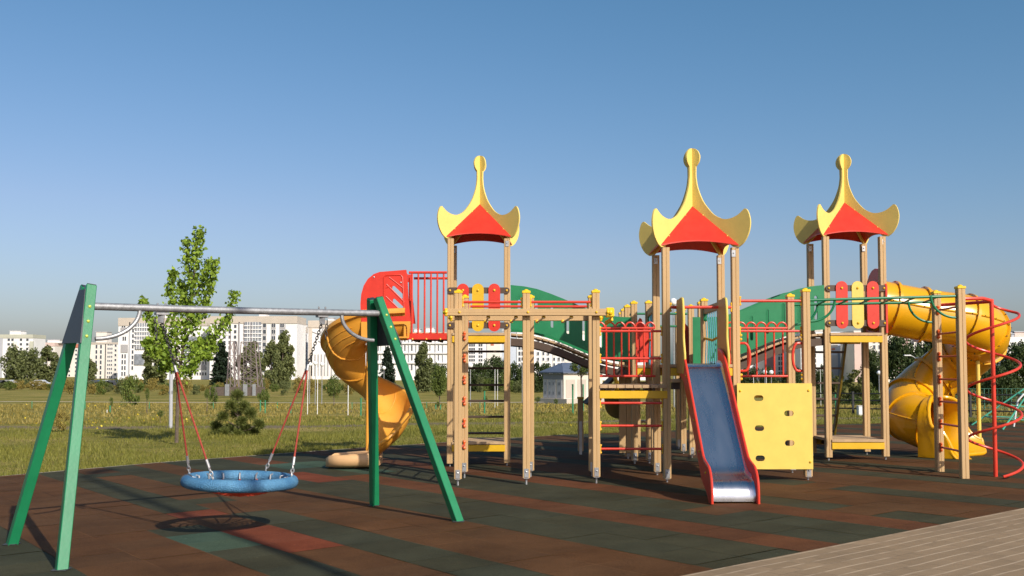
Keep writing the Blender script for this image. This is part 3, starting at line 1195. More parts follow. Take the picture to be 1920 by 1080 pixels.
# things under the platforms: play panel, low ramp at the left, steps
MB().plate([arc(1.72, .86, .24, 200, 340, 8)+[(2.0, 1.1), (1.9, 1.2), (1.74, 1.08), (1.58, 1.2), (1.46, 1.1)]], XZ(16.0), -.01, .01).build('play_panel', 'olive_shaded_yellow', PS)  # yellow panel, its colour darkened to imitate shade below the deck
MB().box(1.10, 1.19, 16.65, 16.75, .05, .92, .008).build('ramp_post', 'post', PS)
MB().box(1.09, 1.20, 16.63, 16.76, .921, .955, .006).build('post_cap', 'cap_yellow', PS)
MB().box(1.12, 1.165, 16.641, 16.648, .0, .55).build('foot_bracket', 'bracket', PS)
MB().bar((1.2, 16.4, .85), (1.84, 16.4, 1.45), .9, .04).build('ramp', 'plank_grey', PS)
o = MB().tube([(1.53, 14.6, .98), (1.53, 14.6, 1.22), (1.50, 14.6, 1.33)], .03, 10).tube([(1.53, 14.6, .98), (1.53, 14.6, 1.22)], .032, 8).build('speaking_tube', 'yellow', PS)
for i in range(3):
    MB().box(1.70+i*.115, 1.81+i*.115, 15.86, 15.90, tz(1.5, 15.9)+.1, 1.3, .006).build('wall_board', 'post', PS)
for i in range(3):
    MB().box(2.0, 2.75, 17.9+i*.25, 18.14+i*.25, 1.15-i*.36, 1.19-i*.36, .005).build('step', 'deck', PS)

# ------------------------------------------------------------------ steel slide
prof = catmull([(0, 12.45, 1.475), (0, 12.3, 1.47), (0, 12.18, 1.445), (0, 12.08, 1.375), (0, 11.7, 1.0), (0, 11.3, .62), (0, 11.06, .39), (0, 10.97, .315), (0, 10.88, .268), (0, 10.78, .245), (0, 10.70, .232), (0, 10.63, .205), (0, 10.575, .15), (0, 10.55, .08), (0, 10.545, .02)], 4)
b = MB()
vs, fs = [], []
xs = [2.099, 2.107, 2.122, 2.15, 2.34, 2.515, 2.54, 2.555, 2.563]
dz_ = [.05, .02, .006, 0, 0, 0, .006, .02, .05]
for p in prof:
    for x, d in zip(xs, dz_):
        vs.append((x, p.y, p.z+d*(.3 if p.y < 10.7 else 1)))
w = len(xs)
for i in range(len(prof)-1):
    for k in range(w-1):
        a = i*w+k
        fs.append((a, a+1, a+w+1, a+w))
b.add(vs, fs)
bed = b.build('slide', 'steel', PS, angle=60)
sd = catmull([(12.42, 1.66, 0), (12.2, 1.62, 0), (12.02, 1.52, 0), (11.6, 1.11, 0), (11.0, .525, 0), (10.86, .43, 0), (10.72, .395, 0), (10.60, .36, 0), (10.51, .27, 0), (10.475, .15, 0), (10.47, .005, 0)], 4)
low = [(10.60, .0), (10.74, .10), (11.0, .20), (11.4, .6), (12.1, 1.26), (12.42, 1.36)]
for X in (2.088, 2.574):
    o = MB().plate([[(p.x, p.y) for p in sd]+low], YZ(X), -.008, .008).build('slide_side', 'red', bed, angle=30)
    MB().tube([(X, p.x, p.y) for p in sd], .016, 8).build('side_rim', 'red_paint', o)
wing = catmull([(12.10, 1.36, 0), (12.02, 1.55, 0), (12.10, 1.80, 0), (12.09, 2.05, 0), (12.12, 2.22, 0), (12.16, 2.275, 0), (12.3, 2.28, 0)], 4)
for X in (2.086, 2.615):
    MB().plate([[(p.x, p.y) for p in wing]+[(12.53, 2.28), (12.55, 1.36)]], YZ(X), -.014, .014).build('slide_wing', 'wing', bed, angle=30)
    MB().tube([(X, p.x, p.y) for p in wing], .0155, 8).build('wing_edge', 'pale_yellow', bed)
MB().box(2.10, 2.565, 12.40, 12.46, 1.474, 1.482, .002).build('slide_sill', 'dark_steel', bed)
k = MB()
for y, z in ((11.9, 1.33), (11.4, .83), (11.1, .5), (10.75, .3)):
    k.ball((2.584, y, z), .014, 8).ball((2.078, y, z), .014, 8)
k.build('slide_bolt', 'knob', bed)

# ------------------------------------------------------------------ open spiral slide with red hood
PX, PY = -2.245, 15.56
ZA = ([0, 30, 60, 90, 120, 180, 230, 270, 315, 345, 360], [1.90, 1.78, 1.62, 1.43, 1.26, .93, .68, .48, .24, .11, .08])
CS = [(.06, .16), (.075, .06), (.11, .0), (.19, -.035), (.32, -.045), (.45, -.02), (.56, .06), (.625, .16), (.65, .28), (.66, .375), (.672, .395), (.70, .402), (.728, .395), (.74, .37), (.738, .325), (.715, .318)]
CO = [(.682, .30), (.668, .24), (.642, .14), (.575, .03), (.46, -.05), (.32, -.075), (.18, -.065), (.095, -.03), (.055, .05), (.042, .16)]
ring = CS+CO


def chute_pt(a, rho, dz):
    """a = degrees turned from the entry; the chute starts on the near side and winds clockwise"""
    th = math.radians(-90-a)
    return (PX+rho*math.cos(th), PY+rho*math.sin(th), interp(a, *ZA)+dz)


vs, fs = [], []
secs = []
for i in range(5):                       # straight entry from the walkway
    x = -1.6-(PX+1.6)*-1*i/5
    secs.append([(x, PY-r, 1.93-.006*i+d) for r, d in ring])
for a in range(0, 346, 5):
    lo_ = 1-.58*smooth(285, 345, a)
    secs.append([chute_pt(a, r, d*lo_ if d > .05 else d) for r, d in ring])
nr = len(ring)
for s in secs:
    vs += s
for i in range(len(secs)-1):
    for k in range(nr):
        q = (k+1) % nr
        fs.append((i*nr+k, i*nr+q, (i+1)*nr+q, (i+1)*nr+k))
fs.append(tuple(range(nr)))
fs.append(tuple((len(secs)-1)*nr+k for k in range(nr)))
sp_ = MB().add(vs, fs).build('spiral_slide', 'tan_plastic', PS, angle=50)
RO = [(-.80, .02), (-.97, .06), (-1.03, .13), (-.99, .20), (-.88, .232), (-.74, .215), (-.42, .14), (0, .115), (.42, .14), (.74, .215), (.88, .232), (.99, .20), (1.03, .13), (.97, .06), (.80, .02)]
vs, fs = [], []
for i in range(12):
    x = PX+.24-i*.072
    q_ = 1 if i < 6 else math.sqrt(max(.10, 1-((i-5.4)/6.1)**2))
    g = tz(x, PY-.36)
    for v, z in RO:
        vs.append((x-.03*(1-abs(v))*(i > 8), PY-.37-.35*v*-1*q_, g+.03+(z-.02)*(1-.018*i)*(1 if i < 11 else .75)))
m_ = len(RO)
fs = [(i*m_+k, i*m_+(k+1) % m_, (i+1)*m_+(k+1) % m_, (i+1)*m_+k) for i in range(11) for k in range(m_)]+[tuple(range(m_)), tuple(11*m_+k for k in range(m_))]
MB().add(vs, fs).build('slide_exit', 'tan_faded', sp_, angle=60)
# ribs that run along the outside of the trough
for k_ in (1, 2, 3):
    q_ = ((CO[k_][0]+CO[k_+1][0])/2+.003, (CO[k_][1]+CO[k_+1][1])/2)
    MB().tube([chute_pt(a, *q_) for a in range(14, 150, 4)], .0075, 6).build('slide_rib', 'tan_plastic', sp_)
MB().tube([(PX, PY, tz(PX, PY)-.02), (PX, PY, 2.0)], .032, 12).build('centre_pole', 'tan_plastic', sp_)
for a in (58, 112, 165, 215, 262):      # raised seams where the sections are bolted
    pl = [chute_pt(a, r+.003*(1 if r > .4 else 0), d) for r, d in CO]
    MB().tube(pl, .017, 8).build('slide_seam', 'tan_plastic', sp_)
    pl = [chute_pt(a, r-.002, d+.002) for r, d in CS[1:10]]
    MB().tube(pl, .005, 6).build('slide_seam', 'tan_plastic', sp_)
o = MB().tube([(PX-.12, 15.18, tz(PX, 15)-.02), (PX-.12, 15.18, .07)], .028, 10).build('slide_foot', 'red_paint', sp_)


def px2(p, Y):
    q = at(p[0], p[1], Y)
    return (q.x, q.z)


HY = 14.90
ho = [px2(p, HY) for p in ((678, 604), (676.5, 588), (676, 570), (677.5, 552), (682, 536), (690, 523), (701, 514), (712, 510), (737, 508), (762, 506), (764, 522), (766, 560), (770.5, 603))]
sl1 = [px2(p, HY) for p in ((736, 536.5), (739, 536), (756, 552), (757.5, 557.5), (755, 560), (751, 558), (735, 543))]
sl2 = [px2((x+1, y+24), HY) for x, y in ((736, 536.5), (739, 536), (756, 552), (757.5, 557.5), (755, 560), (751, 558), (735, 543))]
far_hole = [(-2.1, 2.2), (-1.62, 2.2), (-1.62, 2.78), (-2.1, 2.78)]
hd = MB().plate([ho, sl1, sl2], XZ(HY), -.018, .018).build('slide_hood', 'red', sp_, angle=40)
MB().plate([[(x+.0, z) for x, z in ho], far_hole], XZ(HY+.70), -.018, .018).build('hood_side', 'red', hd, angle=40)
fr = [px2(p, HY) for p in ((720, 590), (720, 520), (724, 516.5), (751, 515.5), (755, 520), (758, 590))]
b = MB().tube([(x, HY-.018, z) for x, z in fr], .011, 8)
for p, q in (((724, 540), (735, 535)), ((725, 533), (758, 566)), ((724, 556), (757, 588)), ((730, 520), (757, 541)), ((722, 575), (738, 592))):
    a, c = px2(p, HY), px2(q, HY)
    b.tube([(a[0], HY-.017, a[1]), (c[0], HY-.017, c[1])], .010, 8)
b.build('hood_rib', 'red', hd)
k = MB()
for p in ((701.5, 520), (752, 530), (737, 588)):
    q = px2(p, HY)
    k.ball((q[0], HY-.018, q[1]), .013, 8)
k.build('hood_bolt', 'bracket', hd)
# curved back of the hood joins its two sides
b = MB()
vs = [(x, y, z) for x, z in ho[:9] for y in (HY+.018, HY+.682)]
b.add(vs, [(2*i, 2*i+1, 2*i+3, 2*i+2) for i in range(8)])
b.add([(x+.02, y, z-.02) for x, y, z in vs], [(2*i, 2*i+1, 2*i+3, 2*i+2) for i in range(8)])
b.build('hood_back', 'red', hd)
e = [px2(p, HY) for p in ((763, 506), (773.5, 603))]
for ya in (14.93, 15.56):
    MB().box(-1.615, -1.575, ya, ya+.09, 1.965, 2.86, .012).build('hood_jamb', 'red', hd)
bx = [px2(p, HY) for p in ((677.5, 603.5), (770, 602.5), (767, 634), (677.5, 634))]
hl = [px2(p, HY) for p in ((733, 609), (757, 607.5), (762, 610), (763.5, 615), (764, 631), (728, 631), (728, 613))]
MB().plate([bx, hl], XZ(HY), -.02, .02).box(-1.63, -1.58, 14.9, 15.62, 1.88, 2.13, .012).build('slide_base', 'tan_plastic', sp_)

# ------------------------------------------------------------------ tube slide
CX, CY, RC, RT_ = 6.95, 16.0, .55, .405
path = []
for i in range(12):
    t = i/11
    path.append(((5.655+(CX-5.655)*t), CY-RC+.02*(1-t), 2.405-.22*t-.02*math.sin(PI*t)))
ZB = ([0, 45, 90, 135, 180, 225, 270, 315, 345], [2.185, 2.05, 1.86, 1.56, 1.22, .90, .66, .54, .50])
for a in range(6, 316, 6):
    th = math.radians(-90+a)
    path.append((CX+RC*math.cos(th), CY+RC*math.sin(th), interp(a, *ZB)))
ZB2 = None
path = [Vector(p) for p in path]


def pipe(pts, r, n=28, r_in=None):
    """hollow pipe: an outer and an inner wall"""
    b = MB()
    m = len(pts)
    frames = []
    for i, p in enumerate(pts):
        t = (pts[min(m-1, i+1)]-pts[max(0, i-1)]).normalized()
        s = t.cross(Vector((0, 0, 1))).normalized()
        frames.append((p, s, s.cross(t)))
    for rr in ([r, r_in] if r_in else [r]):
        vs, fs = [], []
        for p, s, u in frames:
            for k in range(n):
                a = 2*PI*k/n
                vs.append(p+s*rr*math.cos(a)+u*rr*math.sin(a))
        for i in range(m-1):
            for k in range(n):
                q = (k+1) % n
                fs.append((i*n+k, i*n+q, (i+1)*n+q, (i+1)*n+k))
        b.add(vs, fs)
    return b, frames


b, frames = pipe(path, RT_, 32, RT_-.02)
ts = b.build('tube_slide', 'tube_yellow', PS, angle=60)


def hoop(i, r, w, name='tube_flange'):
    p, s, u = frames[i]
    t = s.cross(u)
    n = 32
    bb = MB()
    vs, fs = [], []
    for k in range(n):
        a = 2*PI*k/n
        d = s*math.cos(a)+u*math.sin(a)
        for rr, ww in ((r-.035, -w), (r, -w), (r, w), (r-.035, w)):
            vs.append(p+d*rr+t*ww)
    for k in range(n):
        q = (k+1) % n
        for j in range(4):
            jj = (j+1) % 4
            fs.append((k*4+j, q*4+j, q*4+jj, k*4+jj))
    bb.add(vs, fs)
    o = bb.build(name, 'tube_yellow', ts, angle=30)
    kb = MB()
    for k in range(14):
        a = 2*PI*(k+.3)/14
        d = s*math.cos(a)+u*math.sin(a)
        kb.ball(p+d*(r-.012)+t*(w+.003), .011, 6)
    kb.build('flange_bolt', 'brown', o)


for i in (2, 6, 12, 19, 26, 33, 40, 48, 56, 64):
    if i < len(frames):
        hoop(i, RT_+.035, .022)
# lengthwise seams
for an in (.62*PI, .06*PI, 1.2*PI):
    pl = [p+(s*math.cos(an)+u*math.sin(an))*(RT_+.004) for p, s, u in frames]
    so = MB().tube(pl, .016, 6).build('tube_seam', 'tube_yellow', ts)
    kb = MB()
    for i in range(1, len(pl)-1, 2):
        p, s, u = frames[i]
        kb.ball(p+(s*math.cos(an)+u*math.sin(an))*(RT_+.02), .010, 6)
    kb.build('flange_bolt', 'brown', so)
# open run-out: a trough whose near wall dips and whose far wall runs on; it stands on a moulded skirt
NT, n = 22, 28
rows, outer = [], []
p_, ang_, LP = path[-1].copy(), math.radians(-47), []
for i in range(45):
    LP.append((p_.copy(), Vector((math.cos(ang_), math.sin(ang_), 0))))
    ang_ = math.radians(-47+42*smooth(0, .75, i*.025))
    p_ = p_+Vector((math.cos(ang_), math.sin(ang_), -.03))*.025


def along(d):
    f = max(0, min(43.99, d/.025))
    i = int(f)
    a, b_ = LP[i], LP[i+1]
    w_ = f-i
    t_ = a[1].lerp(b_[1], w_).normalized()
    return a[0].lerp(b_[0], w_), Vector((t_.y, -t_.x, 0))


for i in range(NT+1):
    t = i/NT
    top_far = 1.0-.64*smooth(.15, 1.0, t)          # how far up each wall reaches, 1 = crown of the tube
    top_near = 1.0-.50*smooth(.10, .42, t)-.46*smooth(.5, 1, t)
    row, rowo = [], []
    for k in range(n+1):
        q = k/n
        a = -90+176*top_near-(176*top_near+176*top_far)*q
        ar = math.radians(a)
        p, sd_ = along(-.01+t*(.50+.42*smooth(0, .7, q)))
        rr = RT_+.012+.03*t
        c_, s__ = math.cos(ar), math.sin(ar)
        v1 = p+sd_*rr*c_*(1+.08*t)+Vector((0, 0, rr*s__))
        g = tz(v1.x, v1.y)
        row.append((v1.x, v1.y, max(g+.05, v1.z)))
        c2_ = c_
        if c_ > 0 and s__ < .2:                     # the near wall drops straight to the ground
            c2_ = max(c_, min(1, .98))
        v2 = p+sd_*(rr+.04)*c2_*(1+.08*t)+Vector((0, 0, (rr+.035)*s__))
        rowo.append((v2.x, v2.y, max(g+.004, v2.z-(.06 if s__ < -.5 else 0))))
    rows.append(row)
    outer.append(rowo)
vs, fs = [], []
W_ = n+1
for r_ in rows:
    vs += r_
off = len(vs)
for r_ in outer:
    vs += r_
for i in range(NT):
    for k in range(n):
        a = i*W_+k
        fs += [(a, a+1, a+W_+1, a+W_), (off+a, off+a+W_, off+a+W_+1, off+a+1)]
    for k in (0, n):
        a = i*W_+k
        fs.append((a, a+W_, off+a+W_, off+a))
for k in range(n):
    a = NT*W_+k
    fs.append((a, a+1, off+a+1, off+a))
eo = MB().add(vs, fs).build('slide_exit', 'tube_yellow', ts, angle=50)
mid_ = [tuple((Vector(rows[i][0])+Vector(outer[i][0]))/2) for i in range(NT+1)]
end_ = [tuple((Vector(rows[NT][k])+Vector(outer[NT][k]))/2) for k in range(1, n)]
far_ = [tuple((Vector(rows[i][n])+Vector(outer[i][n]))/2) for i in range(NT, -1, -1)]
MB().tube(mid_+end_+far_, .03, 10).build('exit_rim', 'tube_yellow', eo)
MB().tube([(7.36, 15.75, tz(7.3, 15.7)-.02), (7.36, 15.75, 1.55)], .03, 10).build('support_pole', 'pale_yellow', ts)
MB().bar((7.36, 15.75, 1.3), (7.1, 16.1, 1.15), .05, .09).build('support_arm', 'tube_yellow', ts)
hole = arc(15.45, 2.405, .37, 0, 342, 19)
MB().plate([[(15.02, 1.96), (15.02, 2.68)]+arc(15.45, 2.55, .43, 160, 20, 8)+[(15.88, 2.68), (15.88, 1.96)], hole], YZ(5.665), -.014, .014).build('tube_entry', 'red', ts)

# ------------------------------------------------------------------ swing
SB = Vector((.791, .612, 0))
SD = Vector((.637, -.771, 0))
fL, bL = gp(115, 1069), gp(22, 1021)
fR, bR = gp(860, 978), gp(702, 948)
aL, aR = at(166, 537, 8.30), at(703, 560, 10.0)
SW = empty('nest_swing', (fL+bL+fR+bR)/4)
tag(SW, 'green steel swing with a round blue nest seat hanging from a galvanised top bar', 'swing')
ends = []
for fo, ba, ap in ((fL, bL, aL), (fR, bR, aR)):
    lean = (ap-(fo+ba)/2)
    bd = SB*(1 if lean.dot(SB) > 0 else -1)
    tp = ap
    for ft, sg in ((fo, 1), (ba, -1)):
        top = tp+SD*(.058*sg)
        d = (top-ft).normalized()
        o = MB().bar(ft+Vector((0, 0, -.01)), top, .078, .082, .005, up=bd).build('swing_leg', 'swing_green', SW)
        MB().bar(top, top+d*.006, .072, .072, .002, up=bd).build('leg_cap', 'dark_steel', o)
        MB().bar(ft+Vector((0, 0, .002)), ft+Vector((0, 0, .01)), .11, .11, .002, up=(0, 1, 0)).build('foot_plate', 'dark_steel', o)
        k = MB()
        nr_ = (bd-d*bd.dot(d)).normalized()
        side = d.cross(nr_)*(1 if d.cross(nr_).dot(SD*sg) > 0 else -1)
        for q in (.20, .33, .46):
            k.ball(top-d*q+side*.04, .014, 8)
        k.build('leg_bolt', 'bolt_green', o)
    # gusset plate between the two legs
    h = .50
    d1, d2 = (fo-tp).normalized(), (ba-tp).normalized()
    p = [tp+SD*.085-Vector((0, 0, .03)), tp-SD*.085-Vector((0, 0, .03)), tp-SD*.10+d2*h*1.02, tp+SD*.10+d1*h*1.02]
    off = bd*.006
    p = [q-bd*.046 for q in p]
    b = MB().add([q+off for q in p]+[q-off for q in p], [(0, 1, 2, 3), (7, 6, 5, 4), (0, 4, 5, 1), (1, 5, 6, 2), (2, 6, 7, 3), (3, 7, 4, 0)])
    b.build('gusset_plate', 'dark_steel', SW)
    ends.append((tp+((d1+d2)/2).normalized()*0, bd))
b0 = at(168, 574, 8.22)
b1 = at(709, 587.5, 9.93)
bdir = (b1-b0).normalized()
bm_ = MB().tube([b0+(b1-b0)*i/12+Vector((0, 0, -.006*math.sin(PI*i/12))) for i in range(13)], .0315, 16).build('top_bar', 'galv', SW)
for e, sg in ((b0, 1), (b1, -1)):
    b = MB().tube([e+bdir*sg*(.05+.36*math.sin(PI/2*i/12))+Vector((0, 0, -.27+.25*(1-math.cos(PI/2*i/12)))) for i in range(13)], .0185, 10)
    b.build('curved_brace', 'galv', SW)
C = at(450.5, 902, 9.12)
hang = [at(303, 580, 8.62), at(604, 585.5, 9.57)]
RR, rt = .462, .056
seat = empty('nest_seat', C)
seat.parent = SW
seat.location = C-SW.location
LOC[seat.name] = C
up = Vector((.03, .012, 1)).normalized()
e1 = (bdir-up*bdir.dot(up)).normalized()
e2 = up.cross(e1)
# padded ring wound with rope
rm = bpy.data.materials.new('ring_rope')
rm.use_nodes = True
nt = rm.node_tree
N, L = nt.nodes.new, nt.links.new
bs = nt.nodes['Principled BSDF']
tc = N('ShaderNodeTexCoord')
wv = N('ShaderNodeTexWave'); wv.inputs['Scale'].default_value = 34; wv.inputs['Distortion'].default_value = 1.5; wv.inputs['Detail'].default_value = 2; wv.bands_direction = 'DIAGONAL'
w2 = N('ShaderNodeTexVoronoi'); w2.inputs['Scale'].default_value = 95
L(tc.outputs['Object'], wv.inputs['Vector']); L(tc.outputs['Object'], w2.inputs['Vector'])
n1 = N('ShaderNodeTexNoise'); n1.inputs['Scale'].default_value = 7; n1.inputs['Detail'].default_value = 5
L(tc.outputs['Object'], n1.inputs['Vector'])
r = N('ShaderNodeValToRGB')
r.color_ramp.elements[0].position = .3; r.color_ramp.elements[0].color = (.05, .19, .37, 1)
r.color_ramp.elements[1].position = .7; r.color_ramp.elements[1].color = (.11, .30, .49, 1)
L(n1.outputs['Fac'], r.inputs['Fac'])
mm = N('ShaderNodeMix'); mm.data_type = 'RGBA'; mm.blend_type = 'MULTIPLY'; mm.inputs[0].default_value = .4
L(r.outputs['Color'], mm.inputs[6]); L(w2.outputs['Distance'], mm.inputs[7])
L(mm.outputs[2], bs.inputs['Base Color'])
bp = N('ShaderNodeBump'); bp.inputs['Strength'].default_value = .9; bp.inputs['Distance'].default_value = .006
L(w2.outputs['Distance'], bp.inputs['Height']); L(bp.outputs['Normal'], bs.inputs['Normal'])
bs.inputs['Roughness'].default_value = .7
M['ring_rope'] = rm
ring_pts = [C+e1*RR*math.cos(2*PI*i/64)+e2*RR*math.sin(2*PI*i/64) for i in range(64)]
MB().tube(ring_pts, rt, 16, True).build('seat_ring', 'ring_rope', seat, angle=80)
for a_ in (158, ):
    MB().tube([C+(e1*math.cos(math.radians(a_+q))+e2*math.sin(math.radians(a_+q)))*RR for q in (-4.5, -2, 0, 2, 4.5)], rt+.004, 16).build('ring_band', 'dark_steel', seat)
b = MB()
dip = lambda r_: -.115*(1-(r_/RR)**2)
for k in range(16):
    a_ = 2*PI*k/16
    d = e1*math.cos(a_)+e2*math.sin(a_)
    b.tube([C+d*(RR*q)+up*dip(RR*q) for q in (.06, .25, .45, .65, .85, .98)], .009, 5)
for q in (.12, .24, .36, .48, .60, .72):
    b.tube([C+(e1*math.cos(2*PI*k/48)+e2*math.sin(2*PI*k/48))*(RR*q)+up*(dip(RR*q)-.012*abs(math.sin(8*PI*k/48))) for k in range(48)], .009, 5, True)
b.build('seat_net', 'net_red', seat)
b = MB()
for k in range(16):
    a_ = 2*PI*k/16
    d = e1*math.cos(a_)+e2*math.sin(a_)
    q = C+d*(RR-rt*.7)
    b.tube([q+up*.035, q-d*.03+up*.03, q-d*.035-up*.02], .009, 6)
b.build('net_clip', 'bracket', seat)
for hp, sg in ((hang[0], -1), (hang[1], 1)):
    mid = C+e1*sg*RR*.78
    sp0 = hp+(mid-hp)*.32
    o = MB().box(-.055, .055, -.03, .03, -.012, .012, .003, Matrix.Translation(hp+Vector((0, 0, -.038))) @ Matrix.Rotation(math.atan2(SB.y, SB.x), 4, 'Z')).bar(hp+Vector((0, 0, -.05)), hp+Vector((.004*sg, 0, -.12)), .05, .03).bar(hp+bdir*.035+Vector((0, 0, .03)), hp+bdir*.035+Vector((0, 0, .055)), .016, .016).bar(hp-bdir*.035+Vector((0, 0, .03)), hp-bdir*.035+Vector((0, 0, .055)), .016, .016).build('chain_hanger', 'galv', seat)
    top = hp+Vector((0, 0, -.10))
    b = MB()
    nl = 15
    dd = (sp0-top)/nl
    dn = dd.normalized()
    s1 = dn.cross(Vector((0, 1, 0))).normalized()
    s2 = dn.cross(s1)
    for i in range(nl):
        c = top+dd*(i+.5)
        s_ = s1 if i % 2 else s2
        b.tube([c+dn*(dd.length*.72)*math.cos(2*PI*k/10)+s_*.0125*math.sin(2*PI*k/10) for k in range(10)], .0045, 5, True)
    l2 = top+SB*(.055*sg)
    for i in range(5):
        c = l2+Vector((0, 0, -.035*i))-SB*sg*.004*i
        s_ = s1 if i % 2 else s2
        b.tube([c+Vector((0, 0, .024))*math.cos(2*PI*k/10)+s_*.0125*math.sin(2*PI*k/10) for k in range(10)], .0045, 5, True)
    b.build('chain', 'chain', seat)
    for s2_ in (-1, 1):
        an = math.radians(90-sg*90+s2_*37)
        q = C+(e1*math.cos(an)+e2*math.sin(an))*RR+up*rt
        d = (q-sp0).normalized()
        L_ = (q-sp0).length
        o = MB().tube([sp0, sp0+d*(L_-.10)], .0085, 8).build('rope', 'rope_red', seat)
        MB().tube([sp0+d*(L_-.18), sp0+d*(L_-.105)], .0135, 8).tube([sp0+d*.0, sp0+d*.06], .0135, 8).build('rope_ferrule', 'galv', o)
        b = MB()
        s1 = d.cross(Vector((0, 1, 0))).normalized()
        s2v = d.cross(s1)
        for i in range(3):
            c = sp0+d*(L_-.085+i*.034)
            s_ = s1 if i % 2 else s2v
            b.tube([c+d*.024*math.cos(2*PI*k/10)+s_*.014*math.sin(2*PI*k/10) for k in range(10)], .0055, 5, True)
        b.build('shackle', 'galv', o)

# ------------------------------------------------------------------ vegetation
nprng = np.random.default_rng(11)


def leaves_obj(name, centers, size, m, parent, aspect=.55, droop=0.0, out=None, seed=0, loc=None):
    """many small leaf faces: centers n x 3 (relative to parent)"""
    rg = np.random.default_rng(seed)
    n = len(centers)
    a = rg.normal(size=(n, 3))
    if droop:
        a[:, 2] -= droop
    a /= np.linalg.norm(a, axis=1)[:, None]
    b = rg.normal(size=(n, 3))
    b -= a*np.sum(a*b, axis=1)[:, None]
    b /= np.linalg.norm(b, axis=1)[:, None]
    sz = size*rg.uniform(.6, 1.35, n)[:, None]
    p0 = centers-a*sz*.5
    p2 = centers+a*sz*.5
    p1 = centers+b*sz*aspect*.5
    p3 = centers-b*sz*aspect*.5
    v = np.stack([p0, p1, p2, p3], 1).reshape(-1, 3)
    me = bpy.data.meshes.new(name)
    me.vertices.add(4*n)
    me.loops.add(4*n)
    me.polygons.add(n)
    me.vertices.foreach_set('co', v.ravel())
    me.loops.foreach_set('vertex_index', np.arange(4*n, dtype=np.int32))
    me.polygons.foreach_set('loop_start', np.arange(0, 4*n, 4, dtype=np.int32))
    me.polygons.foreach_set('loop_total', np.full(n, 4, dtype=np.int32))
    me.update()
    at_ = me.attributes.new('shade', 'FLOAT', 'FACE')
    at_.data.foreach_set('value', rg.uniform(0, .85, n).astype(np.float32) if out is None else out.astype(np.float32))
    me.materials.append(M[m])
    o = bpy.data.objects.new(name, me)
    col.objects.link(o)
    if parent:
        o.parent = parent
    if loc is not None:
        o.location = loc
    return o


def crown_points(kind, n, seed):
    """points for a crown of unit height (z 0..1), each kind with its own outline"""
    rg = np.random.default_rng(seed)
    P = []
    if kind == 'spruce':
        for k in range(15):
            z = .06+.9*k/15
            r = .30*(1-z)**.8*rg.uniform(.8, 1.15)+.015
            for q in range(int(7+10*(1-z))):
                a = rg.uniform(0, 2*PI)
                L_ = r*rg.uniform(.75, 1.15)
                m_ = int(n/150)
                t = rg.uniform(0, 1, m_)
                P.append(np.stack([L_*t*np.cos(a), L_*t*np.sin(a), z-.09*t*L_/.3+rg.normal(0, .012, m_)], 1)+rg.normal(0, .014, (m_, 3)))
    else:
        spec = dict(round=(.36, .60, .42, 30, .15), poplar=(.20, .52, .50, 40, .085), birch=(.24, .54, .47, 30, .09), bush=(.55, .45, .48, 22, .2), wide=(.5, .55, .46, 44, .15), willow=(.34, .52, .5, 34, .11))[kind]
        rx, zc, rz, nc, cr = spec
        for k in range(nc):
            d = rg.normal(size=3)
            d /= np.linalg.norm(d)
            f = rg.uniform(.35, 1.0)**.6
            c = np.array([d[0]*rx*f, d[1]*rx*f, zc+d[2]*rz*f*.93])
            if kind in ('poplar', 'birch'):
                c[:2] *= (1.25-.75*max(0, (c[2]-zc)/rz))*.9
            r = cr*rg.uniform(.6, 1.35)
            m_ = n//nc
            q = rg.normal(size=(m_, 3))
            q /= np.linalg.norm(q, axis=1)[:, None]
            q *= r*(rg.uniform(.2, 1, m_)**.45)[:, None]
            q[:, 2] *= 1.1
            if kind == 'willow':
                q[:, 2] = -np.abs(q[:, 2])*1.8
            P.append(c+q)
        if kind in ('poplar', 'birch', 'wide'):      # skirts of low twigs
            m_ = n//5
            a = rg.uniform(0, 2*PI, m_)
            f = np.sqrt(rg.uniform(0, 1, m_))*rx*.85
            P.append(np.stack([f*np.cos(a), f*np.sin(a), rg.uniform(0, .38, m_)], 1))
    P = np.concatenate(P)
    P[:, 2] = np.maximum(P[:, 2], .01)
    return P


CROWN = {}


def crown(kind, var, m, parent, loc, sx, sz, n=2600, leaf=.05, name='crown'):
    key = (kind, var, m)
    if key not in CROWN:
        o = leaves_obj(name, crown_points(kind, n, hash(kind) % 97 if False else sum(map(ord, kind))+var*13), leaf, m, parent, .7, .0, None, var+5)
        CROWN[key] = o.data
    else:
        o = bpy.data.objects.new(name, CROWN[key])
        col.objects.link(o)
        o.parent = parent
    o.location = loc
    o.scale = (sx, sx, sz)
    return o


